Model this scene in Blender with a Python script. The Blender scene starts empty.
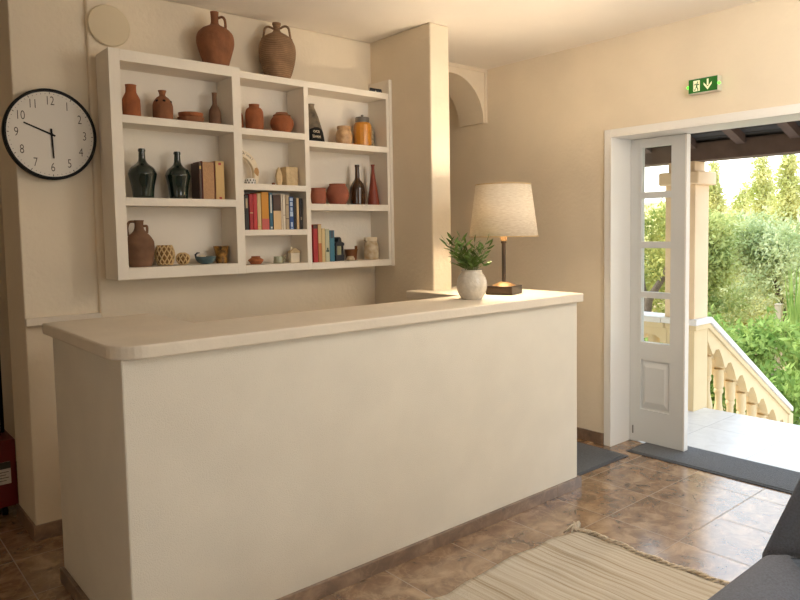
import bpy, bmesh, math, random
import numpy as np
from mathutils import Vector, Matrix
random.seed(7)
PI = math.pi
sc = bpy.context.scene
COL = sc.collection

# ------------------------------------------------------------------ camera, world, sun, large lights, exposure
cam = bpy.data.cameras.new('camera')
cam.sensor_width = 36.0
cam.lens = 690.68 / 800 * 36.0
cam.shift_x = -31.35 / 800
cam.shift_y = -22.17 / 800
cam.clip_start = 0.02
camo = bpy.data.objects.new('camera', cam)
COL.objects.link(camo)
_yaw, _pit, _rol = math.radians(41.735), math.radians(3.869), math.radians(-0.8505)
_F = Vector((math.sin(_yaw) * math.cos(_pit), math.cos(_yaw) * math.cos(_pit), -math.sin(_pit)))
_r = Vector((math.cos(_yaw), -math.sin(_yaw), 0))
_u = _r.cross(_F)
_R = _r * math.cos(_rol) + _u * math.sin(_rol)
_U = -_r * math.sin(_rol) + _u * math.cos(_rol)
camo.matrix_world = Matrix(((_R.x, _U.x, -_F.x, 0), (_R.y, _U.y, -_F.y, 0), (_R.z, _U.z, -_F.z, 1.4823), (0, 0, 0, 1)))
sc.camera = camo

world = bpy.data.worlds.new('world')
sc.world = world
world.use_nodes = True
wn = world.node_tree
bg = wn.nodes['Background']
tc = wn.nodes.new('ShaderNodeTexCoord')
sx = wn.nodes.new('ShaderNodeSeparateXYZ')
rp = wn.nodes.new('ShaderNodeValToRGB')
rp.color_ramp.elements[0].position = 0.0
rp.color_ramp.elements[0].color = (1.0, 0.96, 0.88, 1)
rp.color_ramp.elements[1].position = 0.7
rp.color_ramp.elements[1].color = (0.62, 0.80, 1.0, 1)
wn.links.new(tc.outputs['Generated'], sx.inputs[0])
wn.links.new(sx.outputs['Z'], rp.inputs[0])
wn.links.new(rp.outputs[0], bg.inputs['Color'])
bg.inputs['Strength'].default_value = 3.2

def light(name, kind, loc, energy, color, rot=(0, 0, 0), size=None, size_y=None, spread=None):
    l = bpy.data.lights.new(name, kind)
    l.energy = energy
    l.color = color
    if kind == 'AREA':
        l.shape = 'RECTANGLE'
        l.size = size
        l.size_y = size_y or size
        if spread:
            l.spread = spread
    o = bpy.data.objects.new(name, l)
    COL.objects.link(o)
    o.location = loc
    o.rotation_euler = rot
    return o

sun = light('sun', 'SUN', (8, -6, 12), 4.5, (1.0, 0.93, 0.76))
sun.rotation_euler = Vector((0.10, -0.70, -0.80)).to_track_quat('-Z', 'Y').to_euler()
sun.data.angle = math.radians(1.0)
# daylight coming through the window behind the camera (front wall) and the door
light('window_daylight', 'AREA', (2.4, -3.12, 1.55), 28, (1.0, 0.97, 0.93), (PI / 2, 0, 0), 1.9, 1.4)
portal = light('door_portal', 'AREA', (4.22, 1.90, 1.05), 1, (1, 1, 1), (0, PI / 2, 0), 2.05, 1.38)
portal.data.cycles.is_portal = True
# added fill light with no fixture, out of frame, brightens the right wall
cl_ = light('added_fill_light', 'POINT', (2.75, 0.80, 2.30), 54, (1.0, 0.93, 0.83))
cl_.data.shadow_soft_size = 0.35
# added side fill behind the camera, for faces turned to the left wall
light('side_fill_light', 'AREA', (-2.52, -1.2, 1.6), 9, (1.0, 0.97, 0.93), (0, -PI / 2, 0), 1.5, 1.8)

vs = sc.view_settings
sc.display_settings.display_device = 'sRGB'
vs.view_transform = 'Standard'
vs.look = 'None'
vs.exposure = 0.0
vs.gamma = 1.0
vs.use_curve_mapping = False
sc.cycles.max_bounces = 10
sc.cycles.diffuse_bounces = 6
sc.cycles.use_denoising = True

# ------------------------------------------------------------------ materials
def srgb(r, g, b):
    f = lambda c: (c / 255) / 12.92 if c / 255 <= 0.04045 else ((c / 255 + 0.055) / 1.055) ** 2.4
    return (f(r), f(g), f(b), 1)

def mat(name, col, rough=0.6, bump=0.0, bscale=60, var=0.0, vscale=8, metal=0.0, spec=0.5, detail=4, col2=None, trans=0.0, coat=0.0):
    m = bpy.data.materials.new(name)
    m.use_nodes = True
    nt = m.node_tree
    p = nt.nodes['Principled BSDF']
    p.inputs['Base Color'].default_value = col
    p.inputs['Roughness'].default_value = rough
    p.inputs['Metallic'].default_value = metal
    p.inputs['Specular IOR Level'].default_value = spec
    p.inputs['Transmission Weight'].default_value = trans
    p.inputs['Coat Weight'].default_value = coat
    co = nt.nodes.new('ShaderNodeTexCoord')
    if var > 0 or col2:
        n = nt.nodes.new('ShaderNodeTexNoise')
        n.inputs['Scale'].default_value = vscale
        n.inputs['Detail'].default_value = detail
        nt.links.new(co.outputs['Object'], n.inputs['Vector'])
        r = nt.nodes.new('ShaderNodeValToRGB')
        c2 = col2 or tuple(min(1, c * (1 + var)) for c in col[:3]) + (1,)
        c1 = col if col2 else tuple(c * (1 - var) for c in col[:3]) + (1,)
        r.color_ramp.elements[0].position = 0.32
        r.color_ramp.elements[0].color = c1
        r.color_ramp.elements[1].position = 0.68
        r.color_ramp.elements[1].color = c2
        nt.links.new(n.outputs['Fac'], r.inputs[0])
        nt.links.new(r.outputs[0], p.inputs['Base Color'])
    if bump > 0:
        n2 = nt.nodes.new('ShaderNodeTexNoise')
        n2.inputs['Scale'].default_value = bscale
        n2.inputs['Detail'].default_value = 5
        nt.links.new(co.outputs['Object'], n2.inputs['Vector'])
        b = nt.nodes.new('ShaderNodeBump')
        b.inputs['Strength'].default_value = bump
        b.inputs['Distance'].default_value = 0.01
        nt.links.new(n2.outputs['Fac'], b.inputs['Height'])
        nt.links.new(b.outputs[0], p.inputs['Normal'])
    return m

M = {}
M['plaster'] = mat('wall_plaster', srgb(224, 211, 189), 0.85, 0.25, 40, 0.04, 2.5)
M['ceiling'] = mat('ceiling_paint', srgb(238, 231, 221), 0.9, 0.12, 30, 0.03, 2)
M['stucco'] = mat('counter_stucco', srgb(224, 218, 205), 0.85, 0.3, 240, 0.03, 5)
M['slab'] = mat('countertop_plaster', srgb(222, 212, 196), 0.6, 0.18, 60, 0.04, 6)
M['shelfwhite'] = mat('shelf_plaster', srgb(230, 222, 209), 0.75, 0.15, 50, 0.03, 4)
M['white'] = mat('white_paint', srgb(232, 230, 226), 0.45, 0.05, 80)
M['offwhite'] = mat('door_paint', srgb(204, 206, 206), 0.42, 0.05, 80)
M['black'] = mat('black_plastic', srgb(10, 9, 9), 0.6, spec=0.25)
M['clockface'] = mat('clock_paper', srgb(214, 208, 198), 0.7)
M['ink'] = mat('clock_ink', srgb(70, 62, 52), 0.7)
M['discbeige'] = mat('beige_disc', srgb(212, 198, 170), 0.8, 0.1, 40)
M['terracotta'] = mat('terracotta', srgb(146, 84, 48), 0.85, 0.35, 50, 0.16, 18)
M['terracotta2'] = mat('dull_terracotta', srgb(132, 84, 54), 0.85, 0.4, 45, 0.2, 16)
M['terrapale'] = mat('dusty_clay', srgb(148, 116, 86), 0.9, 0.4, 40, 0.22, 14)
M['terrapink'] = mat('pinkish_clay', srgb(150, 86, 64), 0.8, 0.25, 40, 0.12, 14)
M['brownclay'] = mat('brown_clay', srgb(118, 86, 64), 0.85, 0.35, 40, 0.18, 14)
M['greenglass'] = mat('dark_green_glass', srgb(18, 34, 28), 0.08, spec=0.6, coat=0.3)
M['brownglass'] = mat('dark_brown_glaze', srgb(60, 36, 16), 0.15, spec=0.6, var=0.25, vscale=12)
M['redglaze'] = mat('matt_red_glaze', srgb(128, 54, 34), 0.5)
M['straw'] = mat('woven_straw', srgb(208, 180, 132), 0.85, 0.3, 60, 0.12, 30)
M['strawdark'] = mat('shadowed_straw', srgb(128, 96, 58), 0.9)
M['bluebowl'] = mat('blue_enamel', srgb(72, 96, 104), 0.35, 0.1, 60, 0.15, 20)
M['tortoise'] = mat('mottled_amber_glaze', srgb(34, 20, 8), 0.3, col2=srgb(178, 128, 56), vscale=42)
M['cream'] = mat('cream_ceramic', srgb(222, 206, 178), 0.4, var=0.06, vscale=20)
M['creamspot'] = mat('marbled_cream', srgb(170, 142, 104), 0.3, col2=srgb(208, 196, 170), vscale=26)
M['ochrespot'] = mat('marbled_ochre', srgb(160, 118, 76), 0.35, col2=srgb(208, 172, 130), vscale=26)
M['stone'] = mat('carved_stone', srgb(206, 182, 142), 0.9, 0.9, 45, 0.10, 22)
M['honey'] = mat('mustard_contents', srgb(190, 126, 36), 0.4, 0.3, 55, 0.12, 30, coat=0.15)
M['greylid'] = mat('grey_metal_lid', srgb(104, 100, 94), 0.45, metal=0.4)
M['rock'] = mat('speckled_stone', srgb(90, 82, 68), 0.9, 0.5, 60, col2=srgb(190, 176, 150), vscale=90)
M['flaskgrey'] = mat('grey_glaze', srgb(58, 52, 44), 0.5, col2=srgb(138, 122, 100), vscale=16)
M['glassgreen'] = mat('greenish_glass', srgb(150, 150, 122), 0.1, coat=0.4)
M['bronze'] = mat('bronze_metal', srgb(66, 52, 40), 0.42, metal=0.6)
M['bronzetop'] = mat('brass_plinth', srgb(150, 118, 80), 0.45, metal=0.4)
M['vase'] = mat('glazed_vase', srgb(196, 188, 174), 0.22, 0.35, 70, 0.10, 40, coat=0.4)
M['leaf'] = mat('glossy_leaf', srgb(58, 84, 30), 0.6, spec=0.3, col2=srgb(104, 128, 56), vscale=30)
M['stem'] = mat('green_stem', srgb(104, 112, 60), 0.6)
M['matgrey'] = mat('grey_mat_pile', srgb(106, 109, 114), 0.95, 0.8, 260, 0.15, 120)
M['matedge'] = mat('dark_mat_border', srgb(80, 83, 88), 0.85, 0.2, 120)
M['red'] = mat('red_painted_metal', srgb(104, 14, 12), 0.4)
M['paper'] = mat('label_paper', srgb(214, 208, 200), 0.7)
M['labeldark'] = mat('label_print', srgb(62, 54, 42), 0.7)
M['chrome'] = mat('chrome', srgb(170, 168, 164), 0.2, metal=1.0)
M['fabric'] = mat('charcoal_fabric', srgb(118, 124, 138), 0.95, 0.6, 320, 0.14, 160)
M['fabric2'] = mat('slate_blue_fabric', srgb(112, 126, 146), 0.95, 0.6, 320, 0.14, 160)
M['wood'] = mat('dark_wood', srgb(96, 78, 70), 0.7, 0.2, 40, 0.15, 9)
M['roofboard'] = mat('grey_roof_boards', srgb(78, 77, 78), 0.8, 0.2, 40, 0.15, 9)
M['column'] = mat('column_paint', srgb(232, 208, 176), 0.85, 0.15, 40, 0.03, 4)
M['balu'] = mat('cream_balustrade', srgb(220, 200, 160), 0.8, 0.12, 40, 0.03, 6)
M['coping'] = mat('white_coping', srgb(232, 230, 228), 0.6, 0.1, 40, 0.04, 6)
M['trunk'] = mat('bark', srgb(92, 78, 64), 0.95, 0.8, 30, 0.2, 14)
M['soil'] = mat('garden_soil', srgb(186, 156, 116), 0.95, 0.6, 8, 0.2, 2)
M['hill'] = mat('dry_hillside', srgb(214, 196, 128), 0.95, 0.5, 3, 0.25, 1.2)
M['kerb'] = mat('terracotta_kerb', srgb(196, 140, 118), 0.85, 0.2, 40, 0.1, 8)
M['pathstone'] = mat('path_stone', srgb(150, 146, 138), 0.9, 0.5, 16, 0.2, 10)
M['poststone'] = mat('pale_post_stone', srgb(226, 204, 178), 0.9, 0.3, 30, 0.08, 8)
M['greysign'] = mat('sign_housing', srgb(206, 200, 186), 0.5)
M['brownclayglaze'] = mat('brown_glaze', srgb(110, 64, 26), 0.5, var=0.18, vscale=16)
M['darkblue'] = mat('blue_black_metal', srgb(34, 40, 50), 0.5)
M['tan'] = mat('tan_patch', srgb(176, 132, 78), 0.6)
M['string'] = mat('rug_fringe_cotton', srgb(210, 196, 176), 0.95, 0.5, 200, 0.2, 60)

def ribbed(m, scale=70.0, k=0.35):
    nt = m.node_tree
    p = nt.nodes['Principled BSDF']
    co = nt.nodes.new('ShaderNodeTexCoord')
    w_ = nt.nodes.new('ShaderNodeTexWave')
    w_.bands_direction = 'Z'
    w_.inputs['Scale'].default_value = scale
    w_.inputs['Distortion'].default_value = 1.5
    w_.inputs['Detail'].default_value = 2
    nt.links.new(co.outputs['Object'], w_.inputs['Vector'])
    b = nt.nodes.new('ShaderNodeBump')
    b.inputs['Strength'].default_value = 2.0 * k
    b.inputs['Distance'].default_value = 0.006
    nt.links.new(w_.outputs['Fac'], b.inputs['Height'])
    old = p.inputs['Normal'].links[0].from_socket
    nt.links.new(old, b.inputs['Normal'])
    nt.links.new(b.outputs[0], p.inputs['Normal'])
    c_ = p.inputs['Base Color'].links[0].from_socket
    mx = nt.nodes.new('ShaderNodeMix')
    mx.data_type = 'RGBA'
    mx.blend_type = 'MULTIPLY'
    mx.inputs['Factor'].default_value = k
    nt.links.new(c_, mx.inputs[6])
    nt.links.new(w_.outputs['Color'], mx.inputs[7])
    nt.links.new(mx.outputs[2], p.inputs['Base Color'])
ribbed(M['terrapale'], 30, 0.26)
ribbed(M['brownclay'], 7, 0.10)
def emit_mat(name, col, strength, base=None):
    m = mat(name, base or col, 0.5)
    p = m.node_tree.nodes['Principled BSDF']
    p.inputs['Emission Color'].default_value = col
    p.inputs['Emission Strength'].default_value = strength
    return m
M['signgreen'] = emit_mat('lit_green_sign', srgb(22, 92, 20), 0.35)
M['signwhite'] = emit_mat('lit_sign_symbol', srgb(226, 226, 190), 0.3)
M['led'] = emit_mat('green_led', (0.12, 1.0, 0.06, 1), 2.2)
M['bulb'] = emit_mat('lamp_bulb', (1.0, 0.72, 0.40, 1), 6.0)

def glass_mat():
    m = bpy.data.materials.new('clear_glass')
    m.use_nodes = True
    nt = m.node_tree
    nt.nodes.remove(nt.nodes['Principled BSDF'])
    out = nt.nodes['Material Output']
    t = nt.nodes.new('ShaderNodeBsdfTransparent')
    t.inputs[0].default_value = (0.96, 0.98, 0.97, 1)
    g = nt.nodes.new('ShaderNodeBsdfGlossy')
    g.inputs['Roughness'].default_value = 0.02
    mix = nt.nodes.new('ShaderNodeMixShader')
    fr = nt.nodes.new('ShaderNodeFresnel')
    fr.inputs[0].default_value = 1.35
    nt.links.new(fr.outputs[0], mix.inputs[0])
    nt.links.new(t.outputs[0], mix.inputs[1])
    nt.links.new(g.outputs[0], mix.inputs[2])
    nt.links.new(mix.outputs[0], out.inputs[0])
    return m
M['glass'] = glass_mat()

def shade_mat():
    m = bpy.data.materials.new('linen_shade')
    m.use_nodes = True
    nt = m.node_tree
    nt.nodes.remove(nt.nodes['Principled BSDF'])
    out = nt.nodes['Material Output']
    co = nt.nodes.new('ShaderNodeTexCoord')
    mp = nt.nodes.new('ShaderNodeMapping')
    mp.inputs['Scale'].default_value = (1, 1, 9)
    n = nt.nodes.new('ShaderNodeTexNoise')
    n.inputs['Scale'].default_value = 40
    n.inputs['Detail'].default_value = 6
    nt.links.new(co.outputs['Object'], mp.inputs[0])
    nt.links.new(mp.outputs[0], n.inputs['Vector'])
    r = nt.nodes.new('ShaderNodeValToRGB')
    r.color_ramp.elements[0].position = 0.3
    r.color_ramp.elements[0].color = srgb(214, 202, 182)
    r.color_ramp.elements[1].position = 0.7
    r.color_ramp.elements[1].color = srgb(240, 232, 216)
    nt.links.new(n.outputs['Fac'], r.inputs[0])
    d = nt.nodes.new('ShaderNodeBsdfDiffuse')
    t = nt.nodes.new('ShaderNodeBsdfTranslucent')
    mix = nt.nodes.new('ShaderNodeMixShader')
    mix.inputs[0].default_value = 0.2
    nt.links.new(r.outputs[0], d.inputs[0])
    nt.links.new(r.outputs[0], t.inputs[0])
    nt.links.new(d.outputs[0], mix.inputs[1])
    nt.links.new(t.outputs[0], mix.inputs[2])
    nt.links.new(mix.outputs[0], out.inputs[0])
    return m
M['shade'] = shade_mat()

def marble_mat(name, tile, off, grout, c_dark, c_mid, c_light, rough):
    m = bpy.data.materials.new(name)
    m.use_nodes = True
    nt = m.node_tree
    L = nt.links.new
    p = nt.nodes['Principled BSDF']
    co = nt.nodes.new('ShaderNodeTexCoord')
    mp = nt.nodes.new('ShaderNodeMapping')
    mp.inputs['Location'].default_value = off
    L(co.outputs['Object'], mp.inputs[0])
    br = nt.nodes.new('ShaderNodeTexBrick')
    br.offset = 0.0
    br.inputs['Scale'].default_value = 1.0
    br.inputs['Brick Width'].default_value = tile
    br.inputs['Row Height'].default_value = tile
    br.inputs['Mortar Size'].default_value = 0.0024
    br.inputs['Mortar Smooth'].default_value = 0.2
    br.inputs['Color1'].default_value = (0.0, 0.0, 0.0, 1)
    br.inputs['Color2'].default_value = (1, 1, 1, 1)
    br.inputs['Mortar'].default_value = (0.5, 0.5, 0.5, 1)
    L(mp.outputs[0], br.inputs['Vector'])
    # each tile shifts the veins
    add = nt.nodes.new('ShaderNodeVectorMath')
    add.operation = 'MULTIPLY_ADD'
    L(br.outputs['Color'], add.inputs[0])
    add.inputs[1].default_value = (7.0, 5.0, 3.0)
    L(co.outputs['Object'], add.inputs[2])
    n1 = nt.nodes.new('ShaderNodeTexNoise')
    n1.inputs['Scale'].default_value = 8.0
    n1.inputs['Detail'].default_value = 7
    n1.inputs['Roughness'].default_value = 0.62
    n1.inputs['Distortion'].default_value = 0.7
    L(add.outputs[0], n1.inputs['Vector'])
    r = nt.nodes.new('ShaderNodeValToRGB')
    e = r.color_ramp.elements
    e[0].position = 0.30
    e[0].color = c_dark
    e[1].position = 0.72
    e[1].color = c_light
    k = e.new(0.5)
    k.color = c_mid
    L(n1.outputs['Fac'], r.inputs[0])
    # light cracks and dark patches
    vo = nt.nodes.new('ShaderNodeTexVoronoi')
    vo.feature = 'DISTANCE_TO_EDGE'
    vo.inputs['Scale'].default_value = 6.5
    nd = nt.nodes.new('ShaderNodeTexNoise')
    nd.inputs['Scale'].default_value = 7
    nd.inputs['Detail'].default_value = 4
    L(add.outputs[0], nd.inputs['Vector'])
    ad2 = nt.nodes.new('ShaderNodeVectorMath')
    ad2.operation = 'MULTIPLY_ADD'
    L(nd.outputs['Color'], ad2.inputs[0])
    ad2.inputs[1].default_value = (0.35, 0.35, 0.35)
    L(add.outputs[0], ad2.inputs[2])
    L(ad2.outputs[0], vo.inputs['Vector'])
    rv = nt.nodes.new('ShaderNodeValToRGB')
    rv.color_ramp.elements[0].position = 0.0
    rv.color_ramp.elements[0].color = (1, 1, 1, 1)
    rv.color_ramp.elements[1].position = 0.035
    rv.color_ramp.elements[1].color = (0, 0, 0, 1)
    L(vo.outputs['Distance'], rv.inputs[0])
    mv = nt.nodes.new('ShaderNodeMath')
    mv.operation = 'MULTIPLY'
    mv.inputs[1].default_value = 0.35
    L(rv.outputs[0], mv.inputs[0])
    mx = nt.nodes.new('ShaderNodeMix')
    mx.data_type = 'RGBA'
    L(mv.outputs[0], mx.inputs['Factor'])
    L(r.outputs[0], mx.inputs[6])
    mx.inputs[7].default_value = c_light
    mg = nt.nodes.new('ShaderNodeMix')
    mg.data_type = 'RGBA'
    L(br.outputs['Fac'], mg.inputs['Factor'])
    L(mx.outputs[2], mg.inputs[6])
    mg.inputs[7].default_value = grout
    L(mg.outputs[2], p.inputs['Base Color'])
    mr = nt.nodes.new('ShaderNodeMapRange')
    mr.inputs['To Min'].default_value = rough
    mr.inputs['To Max'].default_value = 0.95
    L(br.outputs['Fac'], mr.inputs['Value'])
    L(mr.outputs[0], p.inputs['Roughness'])
    p.inputs['IOR'].default_value = 2.5
    b = nt.nodes.new('ShaderNodeBump')
    b.inputs['Strength'].default_value = 0.3
    b.inputs['Distance'].default_value = 0.002
    b.invert = True
    L(br.outputs['Fac'], b.inputs['Height'])
    L(b.outputs[0], p.inputs['Normal'])
    return m
M['floor'] = marble_mat('brown_marble_tiles', 0.395, (-3.37, -1.605, 0), srgb(140, 122, 102), srgb(94, 68, 48), srgb(136, 106, 78), srgb(190, 162, 130), 0.2)
M['plinth'] = marble_mat('dark_marble_skirting', 3.0, (-9, -9, 9), srgb(110, 90, 74), srgb(66, 46, 34), srgb(114, 88, 68), srgb(166, 138, 112), 0.4)
M['porchtile'] = marble_mat('pale_porch_tiles', 0.52, (-4.36, -1.9, 0), srgb(176, 178, 182), srgb(206, 206, 208), srgb(216, 217, 220), srgb(226, 227, 230), 0.35)

def rug_mat():
    m = bpy.data.materials.new('striped_woven_rug')
    m.use_nodes = True
    nt = m.node_tree
    L = nt.links.new
    p = nt.nodes['Principled BSDF']
    p.inputs['Roughness'].default_value = 0.95
    co = nt.nodes.new('ShaderNodeTexCoord')
    mp = nt.nodes.new('ShaderNodeMapping')
    mp.inputs['Scale'].default_value = (64, 0.7, 1)
    L(co.outputs['Object'], mp.inputs[0])
    n = nt.nodes.new('ShaderNodeTexNoise')
    n.inputs['Scale'].default_value = 1.0
    n.inputs['Detail'].default_value = 3
    L(mp.outputs[0], n.inputs['Vector'])
    r = nt.nodes.new('ShaderNodeValToRGB')
    e = r.color_ramp.elements
    e[0].position = 0.34
    e[0].color = srgb(164, 148, 126)
    e[1].position = 0.62
    e[1].color = srgb(204, 197, 184)
    k = e.new(0.46)
    k.color = srgb(190, 179, 160)
    L(n.outputs['Fac'], r.inputs[0])
    L(r.outputs[0], p.inputs['Base Color'])
    mp2 = nt.nodes.new('ShaderNodeMapping')
    mp2.inputs['Scale'].default_value = (240, 90, 1)
    L(co.outputs['Object'], mp2.inputs[0])
    n2 = nt.nodes.new('ShaderNodeTexNoise')
    n2.inputs['Scale'].default_value = 1.0
    L(mp2.outputs[0], n2.inputs['Vector'])
    b = nt.nodes.new('ShaderNodeBump')
    b.inputs['Strength'].default_value = 0.6
    b.inputs['Distance'].default_value = 0.006
    L(n2.outputs['Fac'], b.inputs['Height'])
    L(b.outputs[0], p.inputs['Normal'])
    return m
M['rug'] = rug_mat()

def leaf_mat(name, c1, c2, tr=0.35, scale=5):
    m = bpy.data.materials.new(name)
    m.use_nodes = True
    nt = m.node_tree
    L = nt.links.new
    nt.nodes.remove(nt.nodes['Principled BSDF'])
    out = nt.nodes['Material Output']
    co = nt.nodes.new('ShaderNodeTexCoord')
    n = nt.nodes.new('ShaderNodeTexNoise')
    n.inputs['Scale'].default_value = scale
    n.inputs['Detail'].default_value = 8
    L(co.outputs['Object'], n.inputs['Vector'])
    r = nt.nodes.new('ShaderNodeValToRGB')
    r.color_ramp.elements[0].position = 0.35
    r.color_ramp.elements[0].color = c1
    r.color_ramp.elements[1].position = 0.65
    r.color_ramp.elements[1].color = c2
    L(n.outputs['Fac'], r.inputs[0])
    d = nt.nodes.new('ShaderNodeBsdfDiffuse')
    t = nt.nodes.new('ShaderNodeBsdfTranslucent')
    mix = nt.nodes.new('ShaderNodeMixShader')
    mix.inputs[0].default_value = tr
    L(r.outputs[0], d.inputs[0])
    L(r.outputs[0], t.inputs[0])
    L(d.outputs[0], mix.inputs[1])
    L(t.outputs[0], mix.inputs[2])
    L(mix.outputs[0], out.inputs[0])
    return m

# ------------------------------------------------------------------ geometry helpers
class G:
    def __init__(s):
        s.bm = bmesh.new()
    def box(s, x0, x1, y0, y1, z0, z1):
        v = [s.bm.verts.new((x, y, z)) for z in (z0, z1) for y in (y0, y1) for x in (x0, x1)]
        for f in ((0, 2, 3, 1), (4, 5, 7, 6), (0, 1, 5, 4), (2, 6, 7, 3), (0, 4, 6, 2), (1, 3, 7, 5)):
            s.bm.faces.new([v[i] for i in f])
        return s
    def prism(s, pts, a0, a1, axis='z'):
        """extrude the 2-D outline pts along an axis: z -> (x,y), y -> (x,z), x -> (y,z)"""
        def P(p, a):
            return {'z': (p[0], p[1], a), 'y': (p[0], a, p[1]), 'x': (a, p[0], p[1])}[axis]
        A = [s.bm.verts.new(P(p, a0)) for p in pts]
        B = [s.bm.verts.new(P(p, a1)) for p in pts]
        n = len(pts)
        s.bm.faces.new(A[::-1])
        s.bm.faces.new(B)
        for i in range(n):
            s.bm.faces.new((A[i], A[(i + 1) % n], B[(i + 1) % n], B[i]))
        return s
    def lathe(s, prof, seg=28, c=(0, 0, 0), sy=1.0):
        rings = []
        for r, z in prof:
            if r < 1e-5:
                rings.append([s.bm.verts.new((c[0], c[1], c[2] + z))])
            else:
                rings.append([s.bm.verts.new((c[0] + r * math.cos(2 * PI * i / seg), c[1] + sy * r * math.sin(2 * PI * i / seg), c[2] + z)) for i in range(seg)])
        for a, b in zip(rings, rings[1:]):
            for i in range(seg):
                j = (i + 1) % seg
                q = [a[i % len(a)], a[j % len(a)], b[j % len(b)], b[i % len(b)]]
                u = []
                for v in q:
                    if v not in u:
                        u.append(v)
                if len(u) > 2:
                    s.bm.faces.new(u)
        return s
    def tube(s, pts, r, seg=8, cap=True):
        pts = [Vector(p) for p in pts]
        rs = r if isinstance(r, (list, tuple)) else [r] * len(pts)
        rings = []
        up = Vector((0.13, 0.27, 0.95))
        for i, p in enumerate(pts):
            d = (pts[min(i + 1, len(pts) - 1)] - pts[max(i - 1, 0)]).normalized()
            a = d.cross(up)
            if a.length < 1e-3:
                a = d.cross(Vector((1, 0, 0)))
            a.normalize()
            b = d.cross(a).normalized()
            rings.append([s.bm.verts.new(p + rs[i] * (math.cos(2 * PI * k / seg) * a + math.sin(2 * PI * k / seg) * b)) for k in range(seg)])
        for A, B in zip(rings, rings[1:]):
            for k in range(seg):
                s.bm.faces.new((A[k], A[(k + 1) % seg], B[(k + 1) % seg], B[k]))
        if cap:
            s.bm.faces.new(rings[0][::-1])
            s.bm.faces.new(rings[-1])
        return s
    def ball(s, c, r, sz=(1, 1, 1), sub=2):
        mx = Matrix.Translation(c) @ Matrix.Diagonal((r * sz[0], r * sz[1], r * sz[2], 1))
        bmesh.ops.create_icosphere(s.bm, subdivisions=sub, radius=1, matrix=mx)
        return s
    def build(s, name, m, parent=None, loc=None, smooth=False, bevel=0.0, bseg=2, subsurf=0, angle=None, rotz=0):
        bmesh.ops.recalc_face_normals(s.bm, faces=s.bm.faces)
        me = bpy.data.meshes.new(name)
        s.bm.to_mesh(me)
        s.bm.free()
        me.materials.append(m)
        o = bpy.data.objects.new(name, me)
        COL.objects.link(o)
        if loc is not None:
            o.location = loc
        if rotz:
            o.rotation_euler = (0, 0, rotz)
        if parent:
            o.parent = parent
        if bevel > 0:
            b = o.modifiers.new('bevel', 'BEVEL')
            b.width = bevel
            b.segments = bseg
            b.limit_method = 'ANGLE'
            b.angle_limit = math.radians(40)
        if subsurf:
            b = o.modifiers.new('subsurf', 'SUBSURF')
            b.levels = subsurf
            b.render_levels = subsurf
        if smooth:
            me.polygons.foreach_set('use_smooth', [True] * len(me.polygons))
            if angle:
                me.set_sharp_from_angle(angle=math.radians(angle))
        return o

def tag(o, label, cat, group=None):
    o['label'] = label
    o['category'] = cat
    if group:
        o['group'] = group
    return o
def thing(name, label, cat, loc=(0, 0, 0), rotz=0, group=None):
    o = bpy.data.objects.new(name, None)
    COL.objects.link(o)
    o.empty_display_size = 0.05
    o.location = loc
    o.rotation_euler = (0, 0, rotz)
    return tag(o, label, cat, group)
def struct(o):
    o['kind'] = 'structure'
    return o
def smooth_prof(pts, n=6):
    """Catmull-Rom through (r,z) points"""
    out = []
    P = [pts[0]] + list(pts) + [pts[-1]]
    for i in range(1, len(P) - 2):
        for k in range(n):
            t = k / n
            q = []
            for d in (0, 1):
                a, b, c, e = P[i - 1][d], P[i][d], P[i + 1][d], P[i + 2][d]
                q.append(0.5 * (2 * b + (c - a) * t + (2 * a - 5 * b + 4 * c - e) * t * t + (-a + 3 * b - 3 * c + e) * t ** 3))
            out.append((max(q[0], 0.0005), q[1]))
    out.append(pts[-1])
    return out
def vessel(outer, wall=0.004, depth=0.5, n=5):
    """closed lathe profile of a pot: outer wall, rim, and the inside down to depth (share of the height)"""
    o = smooth_prof(outer, n)
    top = o[-1][1]
    inn = [(max(r - wall, 0.003), z) for r, z in o if z > top * (1 - depth)][::-1]
    if inn:
        inn[0] = (inn[0][0], top)
    return [(0, o[0][1])] + o + inn + [(0, inn[-1][1])]

# ------------------------------------------------------------------ the room
XR, YB, YC, CL = 3.979, 3.723, 3.748, 2.727     # right wall, shelf wall, clock wall, ceiling
struct(G().box(-2.6, 4.2, -3.2, 5.3, -0.1, 0).build('floor', M['floor']))
struct(G().box(-2.7, 4.23, -3.3, 5.3, CL, CL + 0.1).build('ceiling', M['ceiling']))
struct(G().box(1.066, 2.97, YB, 4.15, 0, CL).build('wall_back', M['plaster'], bevel=0.012, bseg=3))
struct(G().box(0.733, 1.13, YC, 4.13, 0, CL).build('wall_clock', M['plaster'], bevel=0.008, bseg=3))
struct(G().box(-2.7, -0.6, YC, 4.13, 0, CL).build('wall_back_far', M['plaster']))
struct(G().box(-0.9, -0.8, 4.13, 5.3, 0, CL).box(1.2, 1.3, 4.15, 5.3, 0, CL).build('wall_corridor_side', M['plaster']))
struct(G().box(-0.9, 4.23, 5.2, 5.3, 0, CL).build('wall_corridor_end', M['plaster']))
struct(G().box(-2.7, -2.6, -3.3, -2.1, 0, CL).box(-2.7, -2.6, -0.3, 4.13, 0, CL).box(-2.7, -2.6, -2.1, -0.3, 0, 0.85).box(-2.7, -2.6, -2.1, -0.3, 2.35, CL).build('wall_left', M['plaster']))
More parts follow.
